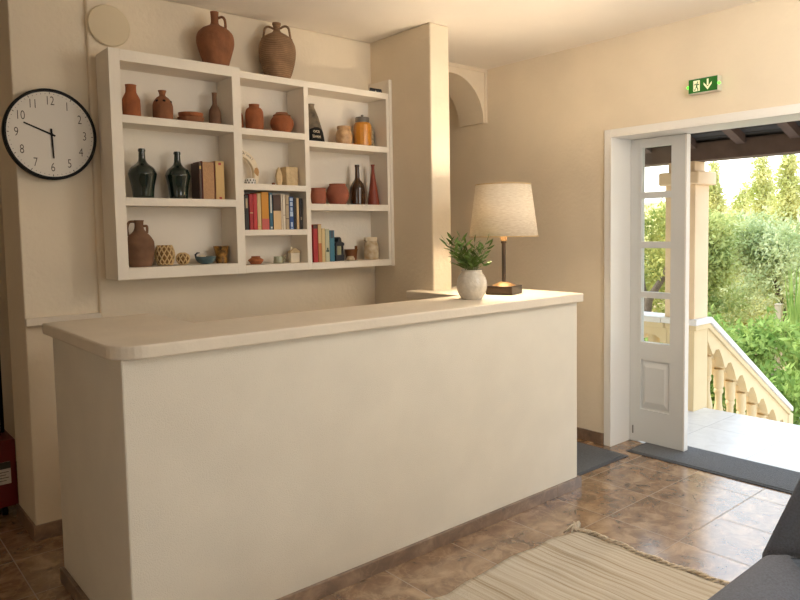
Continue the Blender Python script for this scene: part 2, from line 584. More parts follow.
w2 = struct(G().box(-2.68, -2.62, -2.1, -2.04, 0.85, 2.35).box(-2.68, -2.62, -0.36, -0.3, 0.85, 2.35).box(-2.68, -2.62, -2.04, -0.36, 0.85, 0.91).box(-2.68, -2.62, -2.04, -0.36, 2.29, 2.35).box(-2.68, -2.62, -1.23, -1.17, 0.91, 2.29).build('added_window', M['white']))  # unseen window, added to go with the side fill light
G().box(-2.653, -2.647, -2.04, -0.36, 0.91, 2.29).build('pane', M['glass'], w2)
g = G()
g.box(-2.6, 1.1, -3.3, -3.2, 0, CL).box(3.3, 4.23, -3.3, -3.2, 0, CL).box(1.1, 3.3, -3.3, -3.2, 0, 0.8).box(1.1, 3.3, -3.3, -3.2, 2.3, CL)
struct(g.build('wall_front', M['plaster']))
g = G()
DY0, DY1, DZ = 1.22, 2.647, 2.091
g.box(XR, 4.23, DY1, 5.2, 0, CL).box(XR, 4.23, -3.2, DY0, 0, CL).box(XR, 4.23, DY0, DY1, DZ, CL)
struct(g.build('wall_right', M['plaster']))
# window of the front wall (behind the camera)
w = struct(G().box(1.1, 1.16, -3.28, -3.22, 0.8, 2.3).box(3.24, 3.3, -3.28, -3.22, 0.8, 2.3).box(1.16, 3.24, -3.28, -3.22, 0.8, 0.86)
           .box(1.16, 3.24, -3.28, -3.22, 2.24, 2.3).box(2.17, 2.23, -3.28, -3.22, 0.86, 2.24).build('window_1', M['white']))
G().box(1.16, 3.24, -3.253, -3.247, 0.86, 2.24).build('pane', M['glass'], w)
# stub wall (pillar) beside the shelves
struct(G().box(2.812, 2.968, 3.133, YB + 0.01, 0, CL).build('wall_pillar', M['plaster'], bevel=0.01, bseg=3))
# step of plaster and sill on the clock wall
struct(G().box(0.730, 1.0655, YC - 0.045, YC, 1.057, 1.094).build('trim_1', M['slab'], bevel=0.004))
# arch over the passage
ax, az, ar = 3.60, 2.318, 0.336
pts = [(2.969, CL), (2.969, az)]
pts += [(ax - ar * math.cos(PI * k / 24), az + ar * math.sin(PI * k / 24)) for k in range(25)]
pts += [(XR, az), (XR, CL)]
arch = struct(G().prism(pts, 3.775, 4.05, 'y').build('wall_arch', M['plaster']))
G().box(2.97, XR - 0.004, 3.765, 3.775, CL - 0.028, CL - 0.018).box(XR - 0.032, XR - 0.024, 3.765, 3.775, az, CL - 0.03).build('bead', M['plaster'], arch)
struct(G().box(2.969, 3.0, 3.74, 5.2, 0, CL).build('wall_passage', M['plaster']))
# skirting of marble
bb = 0.078
struct(G().box(XR - 0.012, XR, 2.70, 5.2, 0, bb).box(XR - 0.012, XR, -3.2, 1.16, 0, bb).build('baseboard_right', M['plinth'], bevel=0.002))
struct(G().box(0.721, 1.066, YC - 0.012, YC, 0, bb).box(0.721, 0.733, YC, 4.13, 0, bb).build('baseboard_back', M['plinth'], bevel=0.002))
struct(G().box(1.067, 2.812, YB - 0.012, YB, 0, bb).build('baseboard_shelf_wall', M['plinth'], bevel=0.002))

# ------------------------------------------------------------------ door
d = struct(G().box(XR - 0.016, XR, DY1, 2.694, 0, 2.134).box(XR - 0.016, XR, DY0 - 0.047, DY0, 0, 2.134).box(XR - 0.016, XR, DY0, DY1, DZ, 2.134)
           .build('trim_2', M['white'], bevel=0.004))
lin = G()
lin.box(XR - 0.02, 4.235, DY1 - 0.01, DY1, 0, DZ).box(XR - 0.02, 4.235, DY0, DY0 + 0.01, 0, DZ).box(XR - 0.02, 4.235, DY0 + 0.01, DY1 - 0.01, DZ - 0.01, DZ)
door = struct(lin.build('door_1', M['white'], bevel=0.003))
LX0, LX1 = 4.186, 4.226
G().box(LX0 + 0.004, LX1, 2.568, 2.636, 0.004, DZ - 0.011).build('frame_post', M['offwhite'], door, bevel=0.003)
lf = G()
ly0, ly1, lz0, lz1 = 2.236, 2.566, 0.014, DZ - 0.013
py0, py1 = 2.333, 2.549
rows = [(0.706, 1.010), (1.050, 1.347), (1.390, 1.680), (1.722, 2.020)]
lf.box(LX0, LX1, ly0, py0, lz0, lz1).box(LX0, LX1, py1, ly1, lz0, lz1)
zz = [lz0] + [v for r_ in rows for v in r_] + [lz1]
lf.box(LX0, LX1, py0, py1, lz0, 0.24).box(LX0, LX1, py0, py1, 0.585, rows[0][0])
for a, b in ((rows[0][1], rows[1][0]), (rows[1][1], rows[2][0]), (rows[2][1], rows[3][0]), (rows[3][1], lz1)):
    lf.box(LX0, LX1, py0, py1, a, b)
leaf = lf.build('door_leaf', M['offwhite'], door)
# sunk field with a raised bevelled panel
pg = G()
pg.box(LX0 + 0.014, LX1 - 0.014, py0, py1, 0.24, 0.585)
A = [(py0 + .012, .252), (py1 - .012, .252), (py1 - .012, .573), (py0 + .012, .573)]
B = [(2.372, .295), (2.512, .295), (2.512, .535), (2.372, .535)]
va = [pg.bm.verts.new((LX0 + 0.0135, y, z)) for y, z in A]
vb = [pg.bm.verts.new((LX0 + 0.001, y, z)) for y, z in B]
pg.bm.faces.new(vb)
for i in range(4):
    pg.bm.faces.new((va[i], va[(i + 1) % 4], vb[(i + 1) % 4], vb[i]))
pg.build('raised_panel', M['offwhite'], leaf)
for a, b in rows:
    G().box(LX0 + 0.017, LX0 + 0.021, py0, py1, a, b).build('pane', M['glass'], leaf)
# thin white meeting strip and bolt
G().box(LX0 - 0.004, LX1 + 0.004, ly0 - 0.012, ly0, lz0, lz1).build('meeting_strip', M['white'], leaf, bevel=0.002)
G().tube([(LX0 - 0.003, 2.605, 0.06), (LX0 - 0.003, 2.605, 0.115)], 0.004, 8).build('bolt', M['greylid'], door)

# ------------------------------------------------------------------ reception counter
ct = thing('reception_counter', 'long plastered reception counter with a thick rounded top and brown marble skirting', 'counter', (0, 0, 0))
SL0, SL1 = 1.0725, 1.12
def rounded(pts):
    out = []
    for p in pts:
        if len(p) == 2:
            out.append(p)
        else:
            x, y, r, a0 = p
            for k in range(9):
                a = math.radians(a0 + 90 * k / 8)
                out.append((x + r * math.cos(a), y + r * math.sin(a)))
    return out
slab = rounded([(0.70, 3.26), (0.70 + 0.11, 2.324 + 0.11, 0.11, 180), (3.233 - 0.02, 2.324 + 0.02, 0.02, 270), (3.233, 3.258), (2.9695, 3.258), (2.9695, 3.1315), (2.8105, 3.1315), (2.8105, 3.258), (2.6945, 3.258), (2.6945, 2.778), (1.158, 2.778), (1.158, 3.26)])
G().prism(slab, SL0, SL1).build('countertop', M['slab'], ct, bevel=0.007, bseg=3)
body = [(0.73, 3.23), (0.73, 2.354), (3.203, 2.354), (3.203, 3.20), (2.9695, 3.20), (2.9695, 3.1315), (2.80, 3.1315), (2.80, 2.52), (1.12, 2.52), (1.12, 3.23)]
G().prism(body, 0.0, SL0).build('counter_body', M['stucco'], ct, bevel=0.006, bseg=2)
pk = 0.018
pl = G()
pl.box(0.73 - pk, 3.203 + pk, 2.354 - pk, 2.3535, 0, 0.062).box(0.73 - pk, 0.7295, 2.3535, 3.23, 0, 0.062).box(3.2035, 3.203 + pk, 2.3535, 3.20, 0, 0.062)
pl.build('plinth', M['plinth'], ct, bevel=0.002)

# ------------------------------------------------------------------ wall shelves
sh = thing('wall_shelf', 'white plastered open shelf unit of pottery and books on the back wall', 'shelf', (0, 0, 0))
Y0, Y1 = 3.510, 3.700
def board(nm, x0, x1, z0, z1, y0=Y0, y1=Y1):
    return G().box(x0, x1, y0, y1, z0, z1).build(nm, M['shelfwhite'], sh, bevel=0.0008, bseg=1)
G().box(1.10, 2.79, Y1, YB - 0.001, 1.268, 2.374).build('back_panel', M['shelfwhite'], sh)
board('upright', 1.094, 1.146, 1.266, 2.378)
board('upright', 1.720, 1.768, 1.266, 2.378)
board('upright', 2.162, 2.192, 1.268, 2.36)
board('upright', 2.768, 2.788, 1.266, 2.36)
G().box(2.788, 2.811, Y0 - 0.006, YB - 0.001, 1.262, 2.45).build('end_strip', M['shelfwhite'], sh, bevel=0.003)
board('top_board', 1.146, 1.720, 2.324, 2.378)
board('top_board', 1.768, 2.162, 2.325, 2.361)
board('top_board', 2.192, 2.768, 2.325, 2.361)
Z1, Z2, ZA, ZB, ZC, ZD, ZE, ZL, ZM, ZR = 2.067, 1.668, 2.058, 1.757, 1.504, 2.022, 1.654, 1.323, 1.308, 1.305
board('shelf_board', 1.146, 1.720, 2.029, Z1)
board('shelf_board', 1.146, 1.720, 1.629, Z2)
board('shelf_board', 1.768, 2.162, 2.023, ZA)
board('shelf_board', 1.768, 2.162, 1.724, ZB)
board('shelf_board', 1.768, 2.162, 1.472, ZC)
board('shelf_board', 2.192, 2.768, 1.986, ZD)
board('shelf_board', 2.192, 2.768, 1.615, ZE)
board('bottom_board', 1.146, 1.720, 1.266, ZL)
board('bottom_board', 1.768, 2.162, 1.267, ZM)
board('bottom_board', 2.192, 2.768, 1.265, ZR)
TOPL, TOPR = 2.378, 2.361

# ------------------------------------------------------------------ writing helpers
def text_mesh(body, size, squeeze=1.0, thin=0.0):
    """flat glyph outlines (verts, faces) in the x-z plane, centred on the origin, facing -y"""
    c = bpy.data.curves.new('glyphs', 'FONT')
    c.body = body
    c.size = size
    c.align_x = 'CENTER'
    c.align_y = 'CENTER'
    c.offset = -thin
    c.resolution_u = 3
    o = bpy.data.objects.new('glyphs', c)
    COL.objects.link(o)
    dg = bpy.context.evaluated_depsgraph_get()
    me = bpy.data.meshes.new_from_object(o.evaluated_get(dg))
    vs_ = [(v.co.x * squeeze, v.co.y) for v in me.vertices]
    fs = [tuple(p.vertices) for p in me.polygons]
    bpy.data.objects.remove(o)
    bpy.data.curves.remove(c)
    bpy.data.meshes.remove(me)
    return vs_, fs
def glyph_obj(name, items, m, parent, y):
    """items: (text, x, z, size, rotation, squeeze, thin) laid flat in one x-z plane"""
    V_, F_ = [], []
    for t, x, z, s, rot, sq, th in items:
        v, f = text_mesh(t, s, sq, th)
        n = len(V_)
        cs, sn = math.cos(rot), math.sin(rot)
        V_ += [(x + a * cs - b * sn, y, z + a * sn + b * cs) for a, b in v]
        F_ += [tuple(i + n for i in q) for q in f]
    me = bpy.data.meshes.new(name)
    me.from_pydata(V_, [], F_)
    me.materials.append(m)
    o = bpy.data.objects.new(name, me)
    COL.objects.link(o)
    o.parent = parent
    return o

# ------------------------------------------------------------------ wall clock
ck = thing('wall_clock', 'round white wall clock with a thin black rim and serif numerals', 'clock', (0.877, YB - 0.0005, 1.970))
R0 = 0.208
ck.scale = (0.967, 1.0, 1.034)
g = G()
g.lathe([(0, 0), (R0, 0), (R0, 0.032), (R0 - 0.004, 0.036), (R0 - 0.012, 0.036), (R0 - 0.0135, 0.026), (0, 0.026)], 72)
bmesh.ops.rotate(g.bm, verts=g.bm.verts, cent=(0, 0, 0), matrix=Matrix.Rotation(PI / 2, 3, 'X'))
g.build('rim', M['black'], ck, smooth=True, angle=35)
g = G()
g.lathe([(0, 0.0262), (R0 - 0.014, 0.0262), (R0 - 0.014, 0.0275), (0, 0.0275)], 72)
bmesh.ops.rotate(g.bm, verts=g.bm.verts, cent=(0, 0, 0), matrix=Matrix.Rotation(PI / 2, 3, 'X'))
g.build('dial', M['clockface'], ck)
items = []
for h in range(1, 13):
    a = PI / 2 - h * PI / 6
    items.append((str(h), 0.152 * math.cos(a), 0.152 * math.sin(a), 0.058, 0, 0.74, 0.0004))
for it_ in items:
    glyph_obj('numeral', [it_], M['ink'], ck, -0.0279)
g = G()
for k in range(60):
    a = k * PI / 30
    L_, w_ = (0.009, 0.0016) if k % 5 == 0 else (0.004, 0.0011)
    c_, s_ = math.cos(a), math.sin(a)
    q = [(0.183, -w_), (0.183 + L_, -w_), (0.183 + L_, w_), (0.183, w_)]
    g.bm.faces.new([g.bm.verts.new((r_ * c_ - t_ * s_, -0.0279, r_ * s_ + t_ * c_)) for r_, t_ in q])
g.build('minute_marks', M['ink'], ck)
def hand(name, ang, l, tail, w, y):
    q = [(-tail, -w), (l, -w * 0.7), (l, w * 0.7), (-tail, w)]
    c_, s_ = math.cos(ang), math.sin(ang)
    G().prism([(a * c_ - b * s_, a * s_ + b * c_) for a, b in q], y - 0.0015, y, 'y').build(name, M['black'], ck)
hand('minute_hand', math.radians(159), 0.128, 0.018, 0.0044, -0.0295)
hand('hour_hand', math.radians(-87.5), 0.110, 0.026, 0.0046, -0.0315)
g = G()
g.tube([(0, -0.0335, 0), (0, -0.029, 0)], 0.007, 14)
g.build('hub', M['black'], ck)

# round cover plate on the wall above the shelves
g = G()
g.lathe([(0, 0), (0.101, 0), (0.103, 0.008), (0.098, 0.016), (0.06, 0.021), (0, 0.022)], 48)
bmesh.ops.rotate(g.bm, verts=g.bm.verts, cent=(0, 0, 0), matrix=Matrix.Rotation(PI / 2, 3, 'X'))
tag(g.build('cover_plate', M['discbeige'], None, (1.168, YB - 0.001, 2.535), True, angle=40), 'round beige cover plate on the wall over the shelf corner', 'cover plate')

# ------------------------------------------------------------------ pottery
def pot(name, label, cat, x, y, z, outer, m, wall=0.004, depth=0.4, seg=32, group=None, n=5):
    return tag(G().lathe(vessel(outer, wall, depth, n), seg).build(name, M[m], None, (x, y, z + 0.0006), True, angle=55), label, cat, group)
def thing_pot(name, label, cat, x, y, z, part, outer, m, wall=0.004, depth=0.4, rotz=0, seg=36):
    t = thing(name, label, cat, (x, y, z + 0.0006), rotz)
    G().lathe(vessel(outer, wall, depth), seg).build(part, M[m], t, None, True, angle=55)
    return t
def arc_handle(parent, m, pts, r, name='handle'):
    P = [Vector(p) for p in pts]
    Q = []
    E_ = [P[0]] + P + [P[-1]]
    for i in range(1, len(E_) - 2):
        for k in range(6):
            t = k / 6
            a, b, c, d_ = E_[i - 1], E_[i], E_[i + 1], E_[i + 2]
            Q.append(0.5 * (2 * b + (c - a) * t + (2 * a - 5 * b + 4 * c - d_) * t * t + (-a + 3 * b - 3 * c + d_) * t ** 3))
    Q.append(P[-1])
    return G().tube(Q, r, 10).build(name, M[m], parent, smooth=True)

# two large jars on top of the shelves
t = thing_pot('clay_jug', 'rounded reddish clay jug with one handle standing on the shelf top', 'jug', 1.681, 3.61, TOPL, 'jug_body',
              [(0.064, 0), (0.066, 0.012), (0.080, 0.060), (0.096, 0.115), (0.099, 0.145), (0.092, 0.180), (0.066, 0.208), (0.032, 0.226), (0.021, 0.240), (0.020, 0.262), (0.0215, 0.290), (0.0225, 0.2985)], 'terracotta2', 0.005, 0.12, rotz=math.radians(-42))
arc_handle(t, 'terracotta2', [(0.019, 0, 0.266), (0.040, 0, 0.272), (0.054, 0, 0.258), (0.058, 0, 0.225), (0.057, 0, 0.209)], 0.007)
t = thing_pot('clay_amphora', 'ribbed dusty clay amphora with two handles standing on the shelf top', 'amphora', 2.056, 3.61, TOPR, 'amphora_body',
              [(0.064, 0), (0.070, 0.015), (0.086, 0.055), (0.100, 0.110), (0.1055, 0.160), (0.101, 0.200), (0.088, 0.230), (0.086, 0.236), (0.058, 0.256), (0.029, 0.272), (0.0195, 0.286), (0.020, 0.305), (0.025, 0.320), (0.024, 0.327)], 'terrapale', 0.005, 0.12, rotz=math.radians(-42))
for s in (-1, 1):
    arc_handle(t, 'terrapale', [(s * 0.019, 0, 0.296), (s * 0.048, 0, 0.308), (s * 0.068, 0, 0.296), (s * 0.075, 0, 0.262), (s * 0.078, 0, 0.240)], 0.0065)
# small dark bracket on the shelf top
t = thing('folded_spectacles', 'small folded dark spectacles lying on the shelf top end', 'spectacles', (2.703, 3.532, TOPR + 0.0006), math.radians(-6))
G().tube([(-0.042, 0, 0.004), (-0.040, 0, 0.022), (0.040, 0, 0.020), (0.044, 0, 0.004)], 0.004, 8).build('frame', M['black'], t, smooth=True)
G().box(-0.038, -0.004, -0.002, 0.002, 0.004, 0.024).box(0.004, 0.038, -0.002, 0.002, 0.004, 0.022).build('lens', M['darkblue'], t, bevel=0.003)
G().tube([(-0.040, 0.004, 0.020), (-0.02, 0.012, 0.018), (0.030, 0.014, 0.016)], 0.003, 8).build('temple', M['black'], t, smooth=True)

# wide column, top row
SY = 3.605
pot('clay_jar', 'straight necked terracotta jar, tallest of the top row beside the white upright', 'jar', 1.224, SY, Z1,
    [(0.041, 0), (0.0425, 0.01), (0.0425, 0.075), (0.041, 0.095), (0.030, 0.118), (0.0255, 0.130), (0.025, 0.155), (0.027, 0.1645)], 'terracotta', 0.003, 0.3)
t = thing_pot('clay_bottle_jar', 'squat brown clay flask with two dark spots on its shoulder', 'flask', 1.380, SY, Z1, 'flask_body',
              [(0.047, 0), (0.049, 0.008), (0.050, 0.060), (0.047, 0.090), (0.032, 0.115), (0.0165, 0.128), (0.0155, 0.140), (0.020, 0.152), (0.0205, 0.1555)], 'terracotta2', 0.003, 0.2)
for a in (-150, -100, -40):
    a = math.radians(a)
    G().ball((0.0385 * math.cos(a), 0.0385 * math.sin(a), 0.097), 0.0095, (1, 1, 0.85)).build('dark_spot', M['black'], t, smooth=True)
t = thing('clay_bowl', 'shallow terracotta bowl stacked on a matching saucer in the top row', 'bowl', (1.522, 3.595, Z1 + 0.0006))
G().lathe(vessel([(0.048, 0), (0.058, 0.003), (0.064, 0.012), (0.067, 0.026), (0.067, 0.030)], 0.004, 0.5), 36).build('saucer', M['terracotta2'], t, smooth=True, angle=50)
G().lathe([(0, 0.0285), (0.045, 0.0285), (0.055, 0.031), (0.062, 0.041), (0.063, 0.053), (0.058, 0.053), (0.054, 0.041), (0, 0.038)], 36).build('bowl_rim', M['terracotta'], t, smooth=True, angle=50)
pot('clay_bottle', 'slim brown clay bottle with a tall narrow neck', 'bottle', 1.662, SY, Z1,
    [(0.030, 0), (0.0325, 0.008), (0.0330, 0.055), (0.030, 0.080), (0.019, 0.104), (0.0125, 0.118), (0.0118, 0.145), (0.0125, 0.170), (0.0145, 0.178)], 'brownclay', 0.003, 0.2)
# wide column, middle row
for x, k, dz, lab in ((1.264, 1.0, 0.252, 'larger dark green glass demijohn nearest the clock'), (1.445, 0.91, 0.248, 'slightly slimmer dark green glass demijohn beside three old books')):
    t = thing('glass_demijohn', lab, 'demijohn', (x, SY, Z2 + 0.0006), 0, 'green demijohns on the shelf')
    s = dz / 0.252
    G().lathe(vessel([(0.046 * k, 0), (0.050 * k, 0.006 * s), (0.056 * k, 0.060 * s), (0.0675 * k, 0.115 * s), (0.0675 * k, 0.130 * s), (0.056 * k, 0.155 * s), (0.030 * k, 0.176 * s), (0.0185, 0.192 * s), (0.0160, 0.215 * s), (0.0150, 0.238 * s), (0.0150, 0.2515 * s)], 0.003, 0.12), 40).build('glass_body', M['greenglass'], t, smooth=True, angle=55)
    G().lathe([(0.0145, 0.236 * s), (0.0178, 0.237 * s), (0.0180, 0.247 * s), (0.0145, 0.248 * s)], 24).build('lip_ring', M['greenglass'], t, smooth=True, angle=40)

def book(name, label, x0, x1, h, cover, z, y=3.548, depth=0.13, pages='paper', bands=(), lean=0.0, group=None, fore=False, title=None):
    t = thing(name, label, 'book', ((x0 + x1) / 2, y, z + 0.0006), 0, group)
    w = (x1 - x0) - 0.0012
    th = min(0.0022, w * 0.16)
    sg = -1 if not fore else 1
    # C-shaped cover: spine at the front, or the open side when the fore-edge shows
    q0, q1 = (0.0, depth)
    c = G()
    c.box(-w / 2, -w / 2 + th, 0, depth, 0, h).box(w / 2 - th, w / 2, 0, depth, 0, h)
    if fore:
        c.box(-w / 2 + th, w / 2 - th, depth - th, depth, 0, h)
    else:
        c.box(-w / 2 + th, w / 2 - th, -0.0004, th, 0, h)
    c.build('cover', cover if not isinstance(cover, str) else M[cover], t, bevel=0.0006 if w > 0.012 else 0)
    p0, p1 = (0.004, depth - th) if fore else (th, depth - 0.004)
    G().box(-w / 2 + th, w / 2 - th, p0, p1, 0.004, h - 0.004).build('pages', M[pages], t)
    for (a, b, cm, ww) in bands:
        G().box(-w / 2 * ww, w / 2 * ww, -0.0014, -0.0003, a * h, b * h).build('spine_band', cm, t)
    if lean:
        t.rotation_euler = (0, lean, 0)
    return t
def cm(r, g_, b, ro=0.55):
    return mat('book_%d_%d_%d' % (r, g_, b), srgb(r, g_, b), ro)
M['oldpages'] = mat('old_pages', srgb(178, 140, 104), 0.9, 0.4, 200, 0.08, 90)
C_ = {k: cm(*v) for k, v in dict(dkbrown=(74, 48, 36), maroon=(112, 40, 44), buff=(198, 164, 104), blk=(34, 28, 26), red=(162, 34, 38), red2=(176, 44, 46), creamy=(200, 176, 128),
      mustard=(196, 134, 32), pink=(188, 88, 80), teal=(40, 92, 116), pale=(206, 206, 196), cocoa=(70, 46, 34), sand=(206, 176, 132), white=(208, 196, 178), greige=(168, 150, 124), blue=(30, 72, 132),
      ltblue=(170, 190, 214), orange=(176, 106, 60), sage=(176, 176, 150), tealblue=(52, 108, 130), slate=(50, 66, 84), dkgreen=(44, 66, 56), gold=(196, 160, 80)).items()}
g1 = 'old books beside the demijohns'
book('book', 'dark brown old book beside the slimmer demijohn', 1.542, 1.5565, 0.196, C_['dkbrown'], Z2, 3.562, 0.105, 'oldpages', [(0.82, 0.9, C_['gold'], 0.7)], 0.0, g1)
book('book', 'thick old book turned round so that its brown page edges show', 1.559, 1.629, 0.203, C_['maroon'], Z2, 3.56, 0.12, 'oldpages', (), 0, g1, fore=True)
book('book', 'buff spined book with two red dots, beside the thick page-edged one', 1.632, 1.682, 0.207, C_['buff'], Z2, 3.56, 0.12, 'oldpages', [(0.9, 0.96, C_['red'], 0.3), (0.02, 0.07, C_['red'], 0.3)], 0, g1)
g2 = 'books packed in the narrow column'
rows_ = [
    (1.788, 1.812, .193, 'blk', 'black spined book at the end beside the wide upright', [(0.62, 0.9, 'greige', .5)]),
    (1.816, 1.839, .199, 'red', 'dark red book directly beside the black end book', [(0.46, 0.48, 'creamy', .9)]),
    (1.840, 1.864, .200, 'red2', 'brighter red book touching the cream spined one', []),
    (1.865, 1.888, .203, 'creamy', 'cream spined book between the red and the mustard ones', [(0.08, 0.1, 'gold', 1)]),
    (1.890, 1.936, .212, 'mustard', 'thick mustard book with a pink foot, tallest of its row', [(0.0, 0.29, 'pink', 1.0)]),
    (1.939, 1.960, .208, 'teal', 'thin teal book with pale marks beside the mustard one', [(0.45, 0.95, 'pale', .4), (0.03, 0.08, 'pale', .5)]),
    (1.963, 2.013, .197, 'cocoa', 'thick dark book with a sand coloured lower spine', [(0.0, 0.54, 'sand', 1.0), (0.72, 0.92, 'dkbrown', .8)]),
    (2.014, 2.023, .201, 'white', 'thinnest white booklet beside the thick dark book', []),
    (2.024, 2.042, .200, 'white', 'white spined book next to the thinnest booklet', [(0.4, 0.42, 'greige', .8)]),
    (2.043, 2.066, .199, 'greige', 'grey beige book beside the blue one', [(0.7, 0.72, 'cocoa', .8), (0.3, 0.32, 'cocoa', .8)]),
    (2.067, 2.095, .188, 'blue', 'bright blue book with pale blocks down its spine', [(0.02, 0.05, 'ltblue', .6), (0.08, 0.22, 'ltblue', .45), (0.40, 0.55, 'ltblue', .7), (0.57, 0.68, 'ltblue', .5), (0.72, 0.84, 'ltblue', .6), (0.87, 0.96, 'ltblue', .75)]),
    (2.097, 2.114, .183, 'blk', 'black book squeezed between the blue and the sand ones', []),
    (2.115, 2.132, .183, 'sand', 'narrow sand coloured book between two black ones', []),
    (2.134, 2.156, .181, 'blk', 'black book at the end of the row by the thin upright', [(0.3, 0.4, 'greige', .3)])]
for x0, x1, h, c, lab, bd in rows_:
    book('book', lab, x0, x1, h, C_[c], ZC, 3.545, 0.135, 'paper', [(a, b, C_[k], w_) for a, b, k, w_ in bd], 0, g2)
g3 = 'books above the counter end'
for x0, x1, h, c, lab, bd in [
    (2.226, 2.257, .224, 'red', 'red book with a dark head in the lowest corner compartment', [(0.9, 1.0, 'dkbrown', 1.0)]),
    (2.259, 2.284, .228, 'orange', 'orange book with a cream upper spine, tallest beside the red one', [(0.5, 0.985, 'creamy', .92)]),
    (2.285, 2.309, .203, 'creamy', 'plain cream book between the orange and the sage ones', []),
    (2.310, 2.340, .199, 'sage', 'sage book with a small dark sprig on its spine', [(0.30, 0.36, 'dkgreen', .7), (0.36, 0.43, 'dkgreen', .35)]),
    (2.341, 2.376, .191, 'tealblue', 'teal blue book beside the small dark lantern', [(0.75, 1.0, 'slate', .6)])]:
    book('book', lab, x0, x1, h, C_[c], ZR, 3.548, 0.13, 'paper', [(a, b, C_[k], w_) for a, b, k, w_ in bd], 0, g3)

# wide column, bottom row
t = thing_pot('clay_pitcher', 'large brown clay pitcher with two handles in the lowest compartment', 'pitcher', 1.236, 3.607, ZL, 'pitcher_body',
              [(0.053, 0), (0.056, 0.01), (0.067, 0.060), (0.070, 0.105), (0.067, 0.130), (0.050, 0.158), (0.033, 0.175), (0.0225, 0.195), (0.0215, 0.222), (0.024, 0.236)], 'brownclay', 0.004, 0.15, rotz=math.radians(-25))
arc_handle(t, 'brownclay', [(-0.020, 0, 0.228), (-0.045, 0, 0.226), (-0.056, 0, 0.195), (-0.052, 0, 0.155)], 0.0065)
arc_handle(t, 'brownclay', [(0.021, 0, 0.206), (0.036, 0, 0.205), (0.038, 0, 0.190), (0.036, 0, 0.170)], 0.0065)
def weave(name, label, cat, x, y, z, prof, n, rr):
    """wickerwork: a body coloured dark like shade in the gaps, under crossing straw strands"""
    t = thing(name, label, cat, (x, y, z + 0.0006))
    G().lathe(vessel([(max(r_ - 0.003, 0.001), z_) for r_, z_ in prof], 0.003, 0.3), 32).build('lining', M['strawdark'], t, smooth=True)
    P = smooth_prof(prof, 6)
    g = G()
    for s in (-1, 1):
        for k in range(n):
            pts_ = []
            for i, (r_, z_) in enumerate(P):
                a = 2 * PI * k / n + s * 1.5 * i / (len(P) - 1)
                pts_.append((r_ * math.cos(a), r_ * math.sin(a), z_))
            g.tube(pts_, rr, 5)
    g.build('strands', M['straw'], t, smooth=True)
    return t
weave('woven_basket', 'tall rounded straw basket with a diamond weave', 'basket', 1.362, 3.61, ZL, [(0.034, 0.003), (0.043, 0.025), (0.0475, 0.055), (0.043, 0.085), (0.034, 0.105)], 11, 0.0034)
weave('woven_ball', 'small woven straw ball beside the taller basket', 'ball', 1.453, 3.60, ZL, [(0.010, 0.003), (0.024, 0.010), (0.0345, 0.032), (0.028, 0.052), (0.010, 0.063)], 8, 0.0034)
t = thing('blue_bowl', 'blue enamel dish with one curled rim holding a pale shell', 'bowl', (1.577, 3.60, ZL + 0.0006))
G().lathe(vessel([(0.024, 0), (0.036, 0.006), (0.050, 0.022), (0.0545, 0.040)], 0.003, 0.8), 36).build('dish', M['bluebowl'], t, smooth=True, angle=50)
G().tube([(-0.052, 0, 0.034), (-0.056, 0, 0.050), (-0.046, 0, 0.060), (-0.032, 0, 0.061)], [0.006, 0.006, 0.005, 0.003], 8).build('curled_rim', M['darkblue'], t, smooth=True)
t2 = G()
t2.lathe(smooth_prof([(0.002, 0), (0.016, 0.006), (0.021, 0.016), (0.014, 0.026), (0.002, 0.030)], 5), 22, sy=0.8)
for i in range(7):
    a = i * 0.5
    t2.ball((0.012 * math.cos(a), 0.012 * math.sin(a) * 0.8, 0.012 + 0.002 * i), 0.007, (1, 1, 0.8), 1)
tag(t2.build('sea_shell', M['cream'], None, (1.560, 3.603, ZL + 0.0205), True), 'pale sea shell lying in the blue enamel dish', 'shell')
pot('glazed_cup', 'mottled amber and brown flared cup beside the blue dish', 'cup', 1.672, 3.61, ZL,
    [(0.030, 0), (0.031, 0.004), (0.034, 0.045), (0.0395, 0.080), (0.0415, 0.0935)], 'tortoise', 0.003, 0.8)

# narrow column, top
pot('clay_pot', 'slim terracotta jar half hidden by the wide upright', 'jar', 1.818, 3.645, ZA, [(0.020, 0), (0.026, 0.01), (0.028, 0.05), (0.024, 0.09), (0.015, 0.105), (0.016, 0.112)], 'terracotta', 0.003, 0.2)
pot('clay_jar', 'terracotta canister with a narrow collar beside the lidded pot', 'jar', 1.893, 3.60, ZA,
    [(0.046, 0), (0.049, 0.008), (0.0505, 0.060), (0.049, 0.105), (0.040, 0.125), (0.030, 0.132), (0.028, 0.140), (0.030, 0.149)], 'terracotta', 0.003, 0.2)
t = thing_pot('lidded_pot', 'round bellied terracotta pot with a flat lid', 'pot', 2.070, 3.605, ZA, 'pot_body',
              [(0.040, 0), (0.050, 0.010), (0.066, 0.048), (0.065, 0.075), (0.050, 0.098), (0.045, 0.102)], 'terracotta', 0.004, 0.3)
G().lathe([(0, 0.100), (0.050, 0.100), (0.051, 0.106), (0.036, 0.115), (0.033, 0.122), (0, 0.122)], 32).build('lid', M['terracotta2'], t, smooth=True, angle=35)
